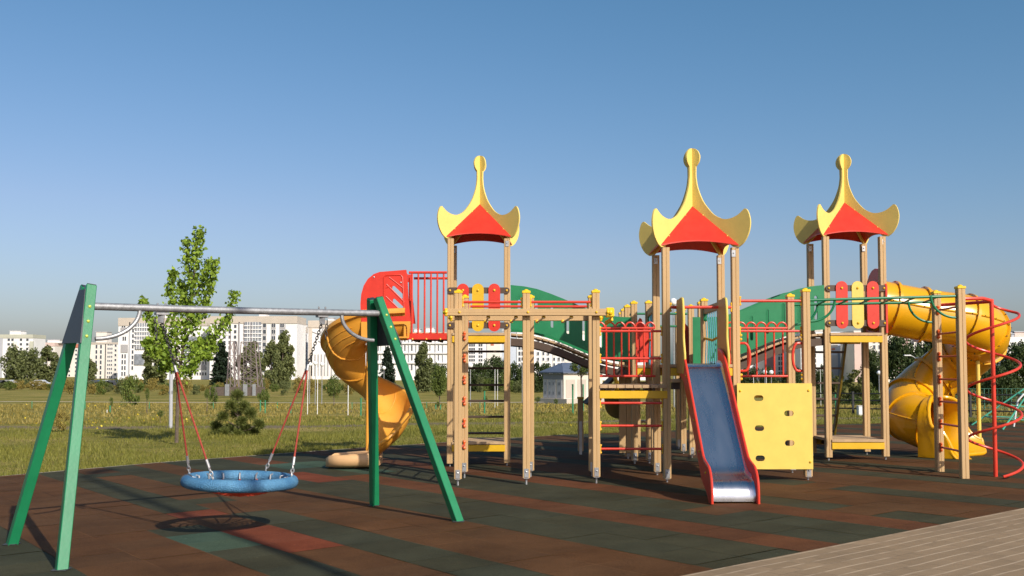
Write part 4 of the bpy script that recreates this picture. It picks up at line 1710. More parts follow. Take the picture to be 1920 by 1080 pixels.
def tree(name, label, cat, x, ytop, ybase, halfw, D, kind, m, var=0, trunk=.2, group=None, n=2600, leaf=.05, bark='bark', rot=0):
    """x, ytop, ybase, halfw describe where it stands and how big it is; D is its distance"""
    base = at(x, ybase, D)
    base.z = min(base.z, tz(base.x, base.y))
    H = at(x, ytop, D).z-base.z
    W = halfw/F*D
    t = empty(name, base)
    t.rotation_euler = (0, 0, rot)
    tag(t, label, cat, group)
    rx = dict(round=.46, poplar=.235, birch=.28, bush=.66, wide=.6, willow=.42, spruce=.31)[kind]
    ch = H*(1-trunk)
    crown(kind, var, m, t, (0, 0, H*trunk), W/rx, ch, n, leaf)
    if trunk >= 0.02:
        b = MB()
        r = H*.022
        b.tube([(base.x, base.y, base.z-.05), (base.x+r*.4, base.y, base.z+H*trunk*.6), (base.x-r*.3, base.y+r*.3, base.z+H*(trunk+(1-trunk)*.45)), (base.x, base.y, base.z+H*.86)], [r, r*.8, r*.5, r*.12], 7)
        rg = random.Random(var+3)
        for k in range(5):
            z = base.z+H*(trunk+(1-trunk)*rg.uniform(.05, .5))
            a = rg.uniform(0, 6.28)
            b.tube([(base.x, base.y, z), (base.x+W*.5*math.cos(a), base.y+W*.5*math.sin(a), z+H*.12)], [r*.35, r*.1], 5)
        b.build('trunk', bark, t)
    return t


# young maple near the swing: upswept limbs with hanging leaves
mb_ = gp(331, 830)
MD = mb_.y
mp_t = empty('maple_tree', mb_)
tag(mp_t, 'young maple with light green upswept branches and slim trunk on the grass', 'tree')
limbs = [
    [(331, 830), (333, 760), (337, 700), (345, 640), (356, 570), (366, 500), (371, 455), (374, 432)],
    [(340, 690), (331, 640), (325, 590), (322, 540), (326, 508)],
    [(338, 700), (318, 655), (298, 620), (280, 590), (268, 562)],
    [(345, 650), (362, 610), (382, 570), (396, 525), (404, 490)],
    [(341, 690), (375, 655), (405, 625), (428, 590), (441, 548)],
    [(352, 600), (345, 560), (340, 530)],
    [(343, 680), (310, 665), (285, 650), (272, 640)],
    [(362, 540), (352, 490), (350, 452)],
    [(345, 655), (385, 640), (400, 655)],
    [(342, 700), (355, 690), (372, 672)],
    [(340, 690), (320, 680), (303, 690)],
    [(344, 670), (372, 660), (392, 668)],
    [(341, 685), (300, 630), (288, 612)],
    [(360, 560), (385, 520), (392, 490)],
]
b = MB()
CEN = []
rg = random.Random(5)
for k, l in enumerate(limbs):
    off = [0, -.2, .25, -.3, .2, .3, -.35, .1, .4, -.3, .25, -.3, .3, .2][k]
    pts = catmull([at(x, y, MD+off*i/(len(l)-1)) for i, (x, y) in enumerate(l)], 4)
    r0 = .042 if k == 0 else .018
    b.tube(pts, [r0*(1-.88*i/(len(pts)-1)) for i in range(len(pts))], 7)
    m_ = len(pts)
    for i, p in enumerate(pts):
        t = i/(m_-1)
        if k == 0 and t < .42:
            continue
        if k != 0 and t < .2:
            continue
        wid = .185*(1.3-t*.8)*(1.2 if k in (0, 1, 4) else 1.0)
        for q in range(int(56*(1.2-.5*t))):
            d = Vector((rg.gauss(0, 1), rg.gauss(0, 1), rg.gauss(-.35, .8)))
            d = d.normalized()*wid*rg.uniform(.15, 1.25)
            CEN.append(p+d-mb_)
b.build('trunk', 'bark', mp_t)
leaves_obj('crown', np.array([tuple(c) for c in CEN]), .088, 'leaf_maple', mp_t, .72, .9, None, 3)
# its white stake
q = gp(320, 800)
st = empty('white_pole', q)
tag(st, 'slim white metal pole standing behind the young maple on the grass', 'pole')
MB().tube([q+Vector((0, 0, -.05)), at(321.5, 650, q.y)], .05, 10).build('shaft', 'f_grey', st)
MB().tube([at(320.3, 735, q.y)-Vector((0, 0, .05)), at(320.3, 735, q.y)+Vector((0, 0, .03))], .058, 10).build('collar', 'bracket', st)

# young pine
pb = gp(445, 814)
pine = empty('young_pine', pb)
tag(pine, 'small bushy young pine growing alone on the grass behind the swing', 'pine')
k_ = pb.y/F
tips = [(445, 736), (418, 775), (470, 770), (405, 795), (486, 790), (430, 800), (460, 800), (443, 770), (420, 806), (475, 806), (445, 808), (452, 785), (434, 756), (457, 757)]
PTS, NRM = [], []
b = MB()
rg = random.Random(9)
for i, (x, y) in enumerate(tips):
    dpt = rg.uniform(-.28, .28) if i else 0
    tip = at(x, y+6, pb.y+dpt)-pb
    root = Vector((0, 0, max(.04, tip.z-.25)))
    b.tube([pb+root, pb+root.lerp(tip, .6)-Vector((0, 0, .03)), pb+tip], [.012, .008, .003], 5)
    rad = rg.uniform(.13, .19)*(1.15 if i == 0 else 1)
    for q in range(850):
        d = Vector((rg.gauss(0, 1), rg.gauss(0, 1), rg.gauss(.25, .9))).normalized()
        c = tip+d*rad*rg.uniform(0, .8)
        c.z = max(.03, c.z)
        dd = (d+Vector((rg.gauss(0, .35), rg.gauss(0, .35), rg.gauss(.35, .3)))).normalized()
        PTS.append((c, dd, rg.uniform(.06, .11)))
b.tube([pb, pb+Vector((0, 0, .95))], [.03, .008], 6)
b.build('trunk', 'bark', pine)
vs = []
for c, d, l in PTS:
    s = d.cross(Vector((rg.gauss(0, 1), rg.gauss(0, 1), rg.gauss(0, 1)))).normalized()*.008
    vs += [tuple(c-s), tuple(c+s), tuple(c+d*l)]
me = bpy.data.meshes.new('needles')
me.from_pydata(vs, [], [(3*i, 3*i+1, 3*i+2) for i in range(len(PTS))])
at_ = me.attributes.new('shade', 'FLOAT', 'FACE')
at_.data.foreach_set('value', [rg.uniform(0, .9) for _ in PTS])
me.materials.append(M['leaf_pine'])
o = bpy.data.objects.new('needles', me)
col.objects.link(o)
o.parent = pine

# trees along the far side of the field and between the blocks
TREES = [
    ('poplar_tree', 'widest dark poplar clump before the pale green-roofed block at the far left', 38, 644, 724, 38, 250, 'wide', 'leaf_poplar', 0, .04),
    ('poplar_tree', 'narrower poplar just right of the wide dark clump at the far left', 88, 650, 722, 19, 262, 'birch', 'leaf_poplar', 1, .05),
    ('poplar_tree', 'poplar seen between and behind the legs of the swing frame', 165, 668, 722, 13, 245, 'poplar', 'leaf_poplar', 2, .06),
    ('poplar_tree', 'grey green poplar directly behind the crown of the young maple', 291, 632, 722, 27, 200, 'birch', 'leaf_poplar', 3, .05),
    ('spruce_tree', 'dark spruce between the young maple and the lattice pylon', 415, 636, 716, 27, 205, 'spruce', 'leaf_spruce', 0, .05),
    ('birch_tree', 'loose tree growing behind the lattice pylon', 470, 640, 722, 24, 235, 'birch', 'leaf_poplar', 4, .08),
    ('poplar_tree', 'tall pointed poplar between the pylon and the swing chain', 530, 622, 726, 19, 190, 'poplar', 'leaf_poplar', 0, .05),
    ('birch_tree', 'shorter poplar hugging the tall pointed one on its pylon side', 508, 642, 726, 17, 185, 'birch', 'leaf_poplar', 2, .05),
    ('spruce_tree', 'dark spruce seen just inside the right hand green swing leg', 726, 646, 722, 20, 180, 'spruce', 'leaf_spruce', 1, .05),
    ('birch_tree', 'pointed birch in the gap between the swing and the first tower', 794, 644, 722, 18, 150, 'birch', 'leaf_poplar', 1, .05),
    ('dark_tree', 'low dark tree peeping out beside the first tower at its left', 820, 678, 722, 19, 170, 'wide', 'leaf_dark', 0, .05),
    ('lime_tree', 'light green young tree beside the first tower post', 824, 690, 748, 17, 75, 'round', 'leaf_bush', 1, .2),
    ('dark_tree', 'dark tree behind the left half of the first tower ladder', 897, 682, 722, 24, 160, 'wide', 'leaf_dark', 1, .04),
    ('dark_tree', 'taller dark tree behind the right half of the first tower ladder', 930, 668, 724, 24, 165, 'wide', 'leaf_dark', 2, .04),
    ('dark_tree', 'dark tree just right of the first tower under the green bridge', 970, 676, 724, 22, 158, 'wide', 'leaf_dark', 0, .04),
    ('dark_tree', 'dark tree between the middle bar post and the small utility building', 1013, 680, 724, 24, 150, 'wide', 'leaf_dark', 1, .04),
    ('dark_tree', 'dark tree behind the roof of the small utility building', 1048, 690, 724, 20, 165, 'wide', 'leaf_dark', 2, .04),
    ('dark_tree', 'dark tree behind the red bars beside the slide tower', 1400, 682, 728, 24, 130, 'wide', 'leaf_dark', 0, .04),
    ('dark_tree', 'dark tree behind the middle of the red bars right of the slide', 1440, 690, 730, 22, 125, 'wide', 'leaf_dark', 1, .04),
    ('dark_tree', 'dark tree behind the paired bar posts beside the third tower', 1485, 688, 732, 24, 130, 'wide', 'leaf_dark', 2, .04),
    ('dark_tree', 'bushy dark tree seen inside the third tower left of its ladder', 1543, 688, 742, 22, 110, 'wide', 'leaf_dark', 1, .04),
    ('willow_tree', 'yellowish willow seen through the third tower right of its ladder', 1612, 690, 756, 27, 80, 'willow', 'leaf_willow', 0, .06),
    ('willow_tree', 'yellowish willow behind the ladder of the third tower', 1572, 702, 756, 22, 84, 'willow', 'leaf_willow', 1, .06),
    ('broad_tree', 'big dark tree between the third tower and the twin-armed lamp', 1692, 630, 760, 38, 95, 'round', 'leaf_dark', 0, .06),
    ('broad_tree', 'big dark tree behind the upper bend of the tube slide', 1752, 632, 762, 42, 98, 'round', 'leaf_dark', 1, .06),
    ('broad_tree', 'dark tree between the third tower posts and the mauve block', 1640, 660, 760, 26, 100, 'round', 'leaf_dark', 2, .06),
    ('broad_tree', 'dark tree behind the corkscrew climber', 1830, 650, 765, 42, 100, 'round', 'leaf_dark', 1, .05),
    ('broad_tree', 'dark tree at the right edge of the view below the white block', 1905, 646, 765, 40, 92, 'round', 'leaf_dark', 0, .05),
    ('willow_tree', 'light willow low between the third tower and the twin-armed lamp', 1705, 688, 768, 22, 78, 'willow', 'leaf_willow', 0, .06),
    ('broad_tree', 'rounded dark bushy tree beyond the fence right of the tube slide', 1875, 690, 772, 36, 82, 'wide', 'leaf_dark', 1, .02),
]
for nm, lb, x, yt, yb, hw, D, kd, mt, v, tr in TREES:
    big = kd in ('round', 'wide') and D < 130
    tree(nm, lb, 'tree', x, yt, yb, hw*1.06, D, kd, mt, v+(10 if big else 0), tr*.4, None, 7000 if big else 4400, .05 if big else .062, rot=R.uniform(0, 6))

# shrubs
spots = []
for i in range(46):
    x = 120+i*12.3+R.uniform(-7, 7)
    spots.append((x, R.choice((R.uniform(703, 712), R.uniform(715, 721), R.uniform(715, 721))), R.uniform(726, 736), R.uniform(8, 16), R.uniform(120, 185)))
for i in range(14):
    x = -10+i*14
    spots.append((x, R.uniform(709, 717), R.uniform(725, 732), R.uniform(10, 17), R.uniform(170, 200)))
for i in range(22):
    x = 850+i*12+R.uniform(-4, 4)
    spots.append((x, R.uniform(700, 712), R.uniform(720, 727), R.uniform(9, 15), R.uniform(140, 170)))
for i in range(24):
    x = 1500+i*19+R.uniform(-6, 6)
    spots.append((x, R.uniform(728, 745), R.uniform(764, 776), R.uniform(12, 24), R.uniform(62, 80)))
for x, yt, yb, hw, D in spots:
    lb = ('low shrub in the row along the far edge of the field' if x < 845 else
          'low shrub in the far row behind the first tower' if x < 1200 else 'low shrub in the row beyond the black rail fence')
    tree('shrub', lb, 'shrub', x, yt, yb, hw, D, 'bush', R.choice(('leaf_bush', 'leaf_poplar', 'leaf_bush', 'leaf_dark')) if x > 845 else R.choice(('weed', 'weed', 'leaf_bush', 'leaf_poplar')), R.randint(0, 2), 0.0,
         'shrubs along the field edge' if x < 845 else 'shrubs behind the first tower' if x < 1200 else 'shrubs beyond the rail fence', 1700, .085, rot=R.uniform(0, 6))
tree('round_bush', 'rounded bright green bush on a short stem left of the spiral slide', 'bush', 626, 704, 742, 17, 72, 'round', 'leaf_bush', 2, .12)
tree('round_bush', 'wide leafy bush at the field edge left of the young maple', 'bush', 250, 700, 748, 22, 70, 'bush', 'leaf_bush', 0, 0.0, None, 1200, .075)
tree('round_bush', 'low green bush right of the young pine', 'bush', 493, 725, 752, 12, 66, 'bush', 'leaf_bush', 1, 0.0, None, 1200, .075)
tree('round_bush', 'low green bush left of the young pine near the white pole', 'bush', 400, 722, 750, 9, 62, 'bush', 'leaf_bush', 2, 0.0, None, 1200, .075)
tree('weed_clump', 'dry brown weed clump right behind the front swing leg', 'weeds', 116, 766, 806, 15, 26, 'bush', 'weed', 0, 0.0, None, 1200, .075)
tree('ball_tree', 'small round-headed tree on a thin stem before the utility building', 'tree', 1090, 668, 778, 23, 33, 'round', 'leaf_bush', 0, .60)
for i, (x, yt, yb, hw, D, lb) in enumerate((
        (300, 768, 800, 6, 30, 'knee-high sapling left of the white pole'), (275, 728, 775, 5, 42, 'sapling with a few leaves left of the white pole, further off'),
        (910, 742, 760, 5, 52, 'tiny leafy sapling seen through the first tower ladder'), (1008, 742, 768, 6, 50, 'tiny leafy sapling below the utility building wall'),
        (1042, 748, 768, 5, 50, 'tiny leafy sapling between bar post and utility building'), (388, 728, 765, 6, 46, 'leafy sapling left of the young pine'),
        (820, 752, 776, 5, 48, 'thin sapling beside the green stakes left of the first tower'), (208, 745, 780, 4, 44, 'thin bare sapling right of the front swing leg'))):
    tree('sapling', lb, 'sapling', x, yt, yb, hw, D, 'round', 'leaf_bush', i % 3, .45, None)

# grass blades near the play area and weeds farther out
gl = [(p.x, p.y) for p in GR]


def edge_y(x):
    return np.interp(x, [p[0] for p in gl], [p[1] for p in gl])


def blades(n, xr, yr, h, w, name, m, seed, thin=0, lab=None):
    rg = np.random.default_rng(seed)
    x = rg.uniform(*xr, n)
    y0 = np.maximum(edge_y(x)+.04+.05*np.sin(x*7)+.04*np.sin(x*17), yr[0])
    t = rg.uniform(0, 1, n)
    y = y0+(yr[1]-y0)*t**1.7
    ok = (np.abs(x) < y*.56+1)
    # clumpy: keep by a cheap pattern of sines
    pat = np.sin(x*1.3+2*np.sin(y*.7))+np.sin(y*1.1+1.5*np.sin(x*.9))+np.sin(x*3.1+y*2.3)*.5
    ok &= (rg.uniform(-2.6, 1.6, n) < pat) | (rg.uniform(0, 1, n) < thin)
    ok &= (np.abs(y-28.1+.5*np.sin(x*.9)) > rg.uniform(.2, 1.0, n)) | (rg.uniform(0, 1, n) < .12)
    x, y, pat = x[ok], y[ok], pat[ok]
    n = len(x)
    z = np.array([tz(a, b) for a, b in zip(x, y)])-.045
    hh = h*rg.uniform(.45, 1.3, n)*(1+.25*pat)
    a = rg.uniform(0, 2*PI, n)
    ln = hh*rg.uniform(.1, .7, n)
    ww = w*rg.uniform(.6, 1.3, n)*(1+y/40)
    ca, sa = np.cos(a), np.sin(a)
    b_ = rg.uniform(0, 2*PI, n)
    v = np.empty((n, 3, 3))
    v[:, 0] = np.stack([x-ww*ca, y-ww*sa, z], 1)
    v[:, 1] = np.stack([x+ww*ca, y+ww*sa, z], 1)
    v[:, 2] = np.stack([x+ln*np.cos(b_), y+ln*np.sin(b_), z+hh], 1)
    me = bpy.data.meshes.new(name)
    me.vertices.add(3*n)
    me.loops.add(3*n)
    me.polygons.add(n)
    me.vertices.foreach_set('co', v.ravel())
    me.loops.foreach_set('vertex_index', np.arange(3*n, dtype=np.int32))
    me.polygons.foreach_set('loop_start', np.arange(0, 3*n, 3, dtype=np.int32))
    me.polygons.foreach_set('loop_total', np.full(n, 3, dtype=np.int32))
    me.update()
    at_ = me.attributes.new('shade', 'FLOAT', 'FACE')
    at_.data.foreach_set('value', np.clip(rg.uniform(0, .8, n)+.08*pat, 0, 1).astype(np.float32))
    me.materials.append(M[m])
    o = bpy.data.objects.new(name, me)
    col.objects.link(o)
    tag(o, lab, 'grass' if m != 'flower' else 'flowers', None, 'stuff')
    return o


blades(240000, (-14, 13), (13, 36), .07, .005, 'grass', 'blade', 1, .25, 'short green grass beside and behind the rubber play floor')
blades(70000, (-40, 36), (30, 90), .10, .018, 'weeds', 'weed', 2, .2, 'dry weedy growth farther out in the field')
# yellow flowers
rg = np.random.default_rng(8)
n = 9000
x = rg.uniform(-26, 6, n)
y = rg.uniform(16, 60, n)
pat = np.sin(x*.5+1)+np.sin(y*.35+x*.2)+np.sin(x*1.7)*np.sin(y*1.1)
ok = (pat > rg.uniform(1.2, 2.9, n)) & (y > edge_y(x)+.6) & (rg.uniform(0, 1, n) < np.where(x < -7, .9, .18))
P = np.stack([x[ok], y[ok], np.array([tz(a, b_) for a, b_ in zip(x[ok], y[ok])])+rg.uniform(.04, .22, ok.sum())], 1)
o = leaves_obj('wild_flowers', P, .055, 'flower', None, .9, 0, None, 4)
tag(o, 'scattered yellow wild flowers in the field grass', 'flowers', None, 'stuff')

# ------------------------------------------------------------------ buildings across the field
WMESH = {}


def window_obj(parent, x, y, z, w, h, m, name='window'):
    """one window: a frame with its pane set back, sharing mesh data with its like"""
    key = (round(w, 2), round(h, 2), m)
    if key not in WMESH:
        b = MB()
        f = .12
        b.box(-w/2, w/2, -.06, .05, 0, f).box(-w/2, w/2, -.06, .05, h-f, h).box(-w/2, -w/2+f, -.06, .05, f, h-f).box(w/2-f, w/2, -.06, .05, f, h-f)
        if w > 1.6:
            b.box(-.05, .05, -.05, .05, f, h-f)
        b.box(-w/2+f, w/2-f, .0, .04, f, h-f)
        me = bpy.data.meshes.new('window')
        me.from_pydata(b.v, [], b.f)
        me.materials.append(M['f_white'])
        me.materials.append(M[m])
        n = len(me.polygons)
        for p in me.polygons[n-6:]:
            p.material_index = 1
        WMESH[key] = me
    o = bpy.data.objects.new(name, WMESH[key])
    col.objects.link(o)
    o.parent = parent
    o.location = Vector((x, y, z))-LOC[parent.name]
    return o


class Block:
    """an apartment block whose front faces the field; positions are given where the photo shows them"""

    def __init__(s, label, x0, x1, ytop, D, wall, depth=14, name='apartment_building', zb=-4):
        s.D = D
        a, c = at(x0, ytop, D), at(x1, ytop, D)
        s.z1 = a.z
        s.k = F/D
        s.root = empty(name, (( a.x+c.x)/2, D, zb))
        tag(s.root, label, 'building')
        b = MB().box(a.x, c.x, D, D+depth, zb, a.z)
        s.wall = b.build('wall', wall, s.root)
        s.x0, s.x1, s.depth = a.x, c.x, depth
        s.nw = 0

    def X(s, px):
        return at(px, 700, s.D).x

    def Z(s, py):
        return at(960, py, s.D).z

    def slab(s, name, m, x0, x1, y0, y1, proud=.25, back=None):
        X0, X1, Z0, Z1 = s.X(x0), s.X(x1), s.Z(y1), s.Z(y0)
        return MB().box(X0, X1, s.D-proud, s.D+(back if back else .02), Z0, Z1).build(name, m, s.root)

    def parapet(s, m, h=.9, x0=None, x1=None, proud=.3, top=.0):
        X0 = s.x0 if x0 is None else s.X(x0)
        X1 = s.x1 if x1 is None else s.X(x1)
        return MB().box(X0-.1, X1+.1, s.D-proud, s.D+s.depth+.3, s.z1-h, s.z1+.25).build('parapet', m, s.root)

    def box(s, x0, x1, y0, m='f_white', name='roof_house'):
        X0, X1, Z1 = s.X(x0), s.X(x1), s.Z(y0)
        o = MB().box(X0, X1, s.D+3, s.D+9, s.z1+.02, Z1).build(name, m, s.root)
        MB().box(X0-.3, X1+.3, s.D+2.7, s.D+9.3, Z1, Z1+.3).build('roof_cap', 'f_grey', o)
        return o

    def windows(s, xs, ya, yb, step, w, h, m='pane', proud=.03):
        n = int(round((yb-ya)/step))+1
        for i in range(n):
            z = s.Z(ya+i*step)
            for px in xs:
                if s.nw >= 100:
                    return
                window_obj(s.root, s.X(px), s.D-proud, z-h/2, w, h, m)
                s.nw += 1


fr_ = lambda a, b, n: [a+(b-a)*(i+.5)/n for i in range(n)]
B = Block('white apartment block with pale green roof edge at the far left', -40, 62, 628, 520, 'f_white')
B.parapet('f_green', 1.6); B.box(11, 32, 620)
B.slab('corner_panel', 'f_grey', -40, 4, 632, 735); B.slab('balcony_column', 'f_cream', 25, 31, 640, 730, .9); B.slab('balcony_column', 'f_green', 56, 62, 640, 730, .9)
B.windows([15, 22, 38, 50], 637, 700, 8.6, 1.5, 1.5)
B = Block('low pinkish block just right of the pale green-roofed one', 62.5, 103, 643, 560, 'f_cream')
B.parapet('f_pink', 1.8); B.box(83, 106, 637)
B.windows([70, 78, 86, 97], 655, 712, 8.2, 1.4, 1.4)
B = Block('pinkish block with reddish roof edge between the far left poplars and the swing', 103.5, 160, 646, 590, 'f_cream')
B.parapet('f_pink', 2.4, 103.5, 135); B.parapet('f_red', 1.8, 136, 160, .5); B.box(120, 129, 637)
B.slab('stair_strip', 'f_white', 104, 107, 650, 735, .5)
B.windows([112, 117, 124, 130, 142, 150], 657, 712, 7.8, 1.3, 1.3)
B = Block('plain cream block behind the front swing leg with a boxy roof house', 160.5, 222, 643, 480, 'f_cream')
B.box(174, 194, 622, 'f_cream'); B.parapet('f_beige', .5)
B.slab('drain_strip', 'dark_steel', 196.2, 197.8, 643, 735, .1)
B.windows([180, 188.5], 650, 712, 9.8, 1.1, 2.0); B.windows([202, 205.5, 209], 646, 712, 7.6, .8, 1.2); B.windows([216], 648, 712, 9.0, 1.1, 1.3)
B = Block('tall white block with beige crown and glazed balconies behind the young maple', 222.5, 394, 597, 430, 'f_white', 18)
B.parapet('f_beige', 3.2); B.box(300, 318, 589)
B.slab('drain_strip', 'f_grey', 241, 243, 604, 735, .3); B.slab('wall_panel', 'f_panel', 225, 238, 614, 624); B.slab('wall_panel', 'f_panel', 226, 239, 646, 661); B.slab('wall_panel', 'f_panel', 343, 386, 684, 693, .15)
B.slab('balcony_glazing', 'pane_light', 253, 282, 606, 655, .5); B.slab('balcony_glazing', 'pane_light', 252, 270, 664, 684, .5); B.slab('balcony_glazing', 'pane_light', 345, 392, 632, 676, .5)
for y in (613, 621, 629, 637, 645):
    B.slab('balcony_band', 'f_white', 252, 283, y, y+2.2, .8)
for x in (256, 260.5, 265, 269.5, 274, 278.5):
    B.slab('glazing_mullion', 'f_white', x, x+.9, 606, 655, .7)
for y in (640, 650, 660, 668):
    B.slab('balcony_band', 'f_white', 344, 393, y, y+2.0, .8)
B.windows([228, 232], 612, 612, 9, .9, 2); B.windows([230, 234], 635, 635, 9, .9, 2); B.windows([229, 234], 668, 700, 11, .9, 2)
B.windows([248], 620, 690, 10, 1, 1.8); B.windows(fr_(353, 388, 7), 681, 701, 10, .9, 1.5); B.windows([290, 300, 310, 320, 330], 612, 690, 9, 1.2, 1.6)
B = Block('white block with curved beige crown and grey window strips behind the lattice pylon', 394.5, 557, 594, 420, 'f_white', 18)
B.parapet('f_beige', 2.8); B.box(481, 494, 587)
B.slab('balcony_glazing', 'pane_light', 458, 489, 604, 665, .5)
for y in (610, 617, 624.5, 632, 640, 648, 656):
    B.slab('balcony_band', 'f_white', 457, 490, y, y+1.8, .8)
for x in (463, 467.5, 473, 478, 483):
    B.slab('glazing_mullion', 'f_white', x, x+.9, 604, 665, .7)
B.slab('window_strip', 'f_panel', 491, 499, 604, 690, .1); B.slab('window_strip', 'f_panel', 507, 516, 607, 690, .1); B.slab('window_strip', 'f_panel', 523, 533, 607, 690, .1)
B.slab('drain_strip', 'f_grey', 533.6, 534.6, 606, 735, .15); B.slab('drain_strip', 'f_grey', 446, 449, 604, 735, .3)
for xs in ([495], [510, 514], [526, 530]):
    B.windows(xs, 610, 690, 12, 1.0 if len(xs) > 1 else 1.6, 2.0, 'pane', .14)
B.windows([403, 410, 420, 430, 440], 612, 700, 10, 1.3, 1.6)
B = Block('narrow white block with beige top squeezed between the two crowned blocks', 557.6, 577.4, 614, 470, 'f_white')
B.parapet('f_beige', 2.6); B.box(560, 568, 607)
B.slab('window_strip', 'f_panel', 567, 575, 626, 700, .1)
B.windows([568.8, 573], 629, 696, 7.4, .9, 1.3, 'pane', .14)
B = Block('white block with grey branching lines on its wall behind the spiral slide', 578, 690, 602, 440, 'f_white', 18)
B.parapet('f_beige', 2.8); B.box(612, 622, 596); B.box(640, 668, 598)
B.slab('wall_panel', 'f_beige', 578, 585, 612, 735, .1); B.slab('wall_panel', 'f_beige', 585, 640, 608, 616, .1)
for x in (583, 589, 595, 601, 607, 613, 620, 628, 636, 644):
    B.slab('window_strip', 'f_panel', x, x+2.8, 664+abs(600-x)*.05, 705, .1)
for pl in ([(596, 640), (610, 643), (622, 648)], [(608, 612), (622, 626), (636, 640)], [(622, 626), (633, 612)], [(585, 622), (600, 628), (622, 626)], [(622, 648), (640, 660)], [(600, 628), (606, 614)], [(622, 648), (626, 630)], [(648, 612), (640, 632), (652, 652)]):
    pts = [Vector((B.X(x), B.D-.05, B.Z(y))) for x, y in pl]
    MB().tube(pts, .28, 6).build('wall_line', 'f_panel', B.root)
B = Block('broad white block with large framed windows between the swing and the first tower', 690.5, 842, 624, 400, 'f_white', 18)
B.parapet('f_beige', 1.6); B.box(797, 812, 614); B.box(775, 786, 616)
for y in (643, 661.5, 680):
    B.slab('floor_band', 'f_white', 690.5, 842, y, y+1.6, .8)
for x in (723, 728, 754, 766, 780, 800, 816, 830):
    B.slab('wall_rib', 'f_grey', x, x+.8, 626, 735, .5)
for x, w in ((709, 3), (714, 2), (734, 5.5), (748, 4), (759, 3.5), (772, 4), (786, 4), (806, 3), (822, 3)):
    for y in (636, 653, 671, 689):
        if B.nw < 100:
            window_obj(B.root, B.X(x), B.D-.05, B.Z(y)-1.2, w/B.k, 2.6, 'pane' if w < 5 else 'pane_light'); B.nw += 1
B = Block('white block with red trimmed roof corner seen through the first tower ladder', 842.5, 941, 634, 450, 'f_white')
B.parapet('f_red', 1.0, 900, 941, .4); B.box(860, 872, 629); B.box(919, 927, 629, 'f_red')
B.slab('wall_panel', 'f_cream', 913, 938, 640, 735, .4); B.slab('wall_panel', 'f_red', 920, 926, 644, 648, .5)
B.windows([881, 885, 889, 899, 903], 647.5, 700, 7, 1.0, 1.3); B.windows([917, 930], 652, 700, 9, 1.1, 1.4)
B = Block('grey gabled block with rows of dark windows under the left green bridge', 941.5, 992, 618, 385, 'f_paleblue')
B.parapet('f_grey', .8)
B.slab('wall_panel', 'f_white', 969, 992, 622, 735, .3)
B.windows([974, 979.5, 985], 630, 700, 11, 1.05, 1.8, 'pane', .33)
B = Block('long white block with many small windows behind the utility building', 992.5, 1215, 622, 395, 'f_white')
B.parapet('f_cream', .8); B.box(1010, 1020, 616); B.box(1040, 1050, 616)
for x in (1019, 1039, 1062, 1090, 1120):
    B.slab('wall_panel', 'f_cream', x-2.5, x+2.5, 624, 735, .2)
B.windows([1009, 1019, 1028, 1039, 1048, 1056, 1066, 1076, 1086, 1096], 642, 700, 10.5, 1.0, 1.5, 'pane', .23)
B = Block('cream block with a mauve stripe behind the red bars right of the slide', 1372, 1500, 622, 370, 'f_cream')
B.parapet('f_beige', .8); B.box(1420, 1440, 616)
B.slab('wall_panel', 'f_mauve', 1434, 1453, 624, 740, .3); B.slab('wall_panel', 'f_white', 1388, 1424, 624, 740, .2)
B.windows([1394, 1404, 1414, 1461, 1466, 1488], 634, 704, 9.5, .95, 1.6, 'pane', .23)
B = Block('white block with dark ribbon windows between the bar posts and the third tower', 1500.5, 1552, 616, 350, 'f_white')
B.parapet('f_cream', .8)
for y in (626, 636, 646, 656, 666, 676, 686, 696):
    window_obj(B.root, B.X(1511), B.D-.05, B.Z(y)-.8, 3.0, 1.5, 'pane')
    window_obj(B.root, B.X(1528), B.D-.05, B.Z(y)-.8, 1.2, 1.5, 'pane')
B = Block('pale blue block with a dark blue wall seen behind the third tower ladder', 1552.5, 1600, 622, 360, 'f_paleblue')
B.slab('wall_panel', 'f_cream', 1552.5, 1571, 624, 650, .3); B.slab('wall_panel', 'f_blue', 1571, 1580, 662, 735, .3); B.slab('wall_panel', 'f_grey', 1559, 1571, 666, 735, .25); B.slab('wall_panel', 'f_red', 1560, 1566, 653, 656, .3)
B = Block('mauve and cream block right of the third tower ladder', 1600.5, 1732, 620, 340, 'f_cream')
B.slab('wall_panel', 'f_mauve', 1602, 1622, 622, 740, .4).data.materials[0] = M['f_pink']
B.slab('wall_panel', 'f_pink', 1681, 1699, 622, 740, .4); B.slab('wall_panel', 'f_mauve', 1700, 1704, 622, 740, .2)
B.windows([1712, 1722], 633, 700, 10, 1.3, 1.6); B.windows([1640, 1650], 640, 700, 11, 1.1, 1.6)
B = Block('white block with dark flat roof at the right edge of the view', 1886, 1985, 632, 330, 'f_white')
B.box(1894, 1906, 624, 'dark_steel'); B.box(1906.5, 1912, 626, 'f_grey'); B.box(1913, 1945, 622, 'f_pink')
B.windows([1901, 1912, 1930, 1950], 646, 690, 9, 1.4, 1.3)

# small utility building with a hipped slate roof
kc = at(1057, 749, 88)
kr = empty('utility_building', kc)
tag(kr, 'small pale utility building with slate roof and vented metal doors beside the field', 'utility building')
ca, sa = .8, .6
KW, KD, KH = 4.6, 2.9, 2.28


def kp(u, v, z):      # u along the sunlit side, v along the door side
    return Vector((kc.x+u*ca-v*sa, kc.y+u*sa+v*ca, kc.z+z))


def kbox(b, u0, u1, v0, v1, z0, z1):
    P = [kp(u, v, z) for z in (z0, z1) for v in (v0, v1) for u in (u0, u1)]
    b.add(P, [(0, 2, 3, 1), (4, 5, 7, 6), (0, 1, 5, 4), (2, 6, 7, 3), (0, 4, 6, 2), (1, 3, 7, 5)])
    return b


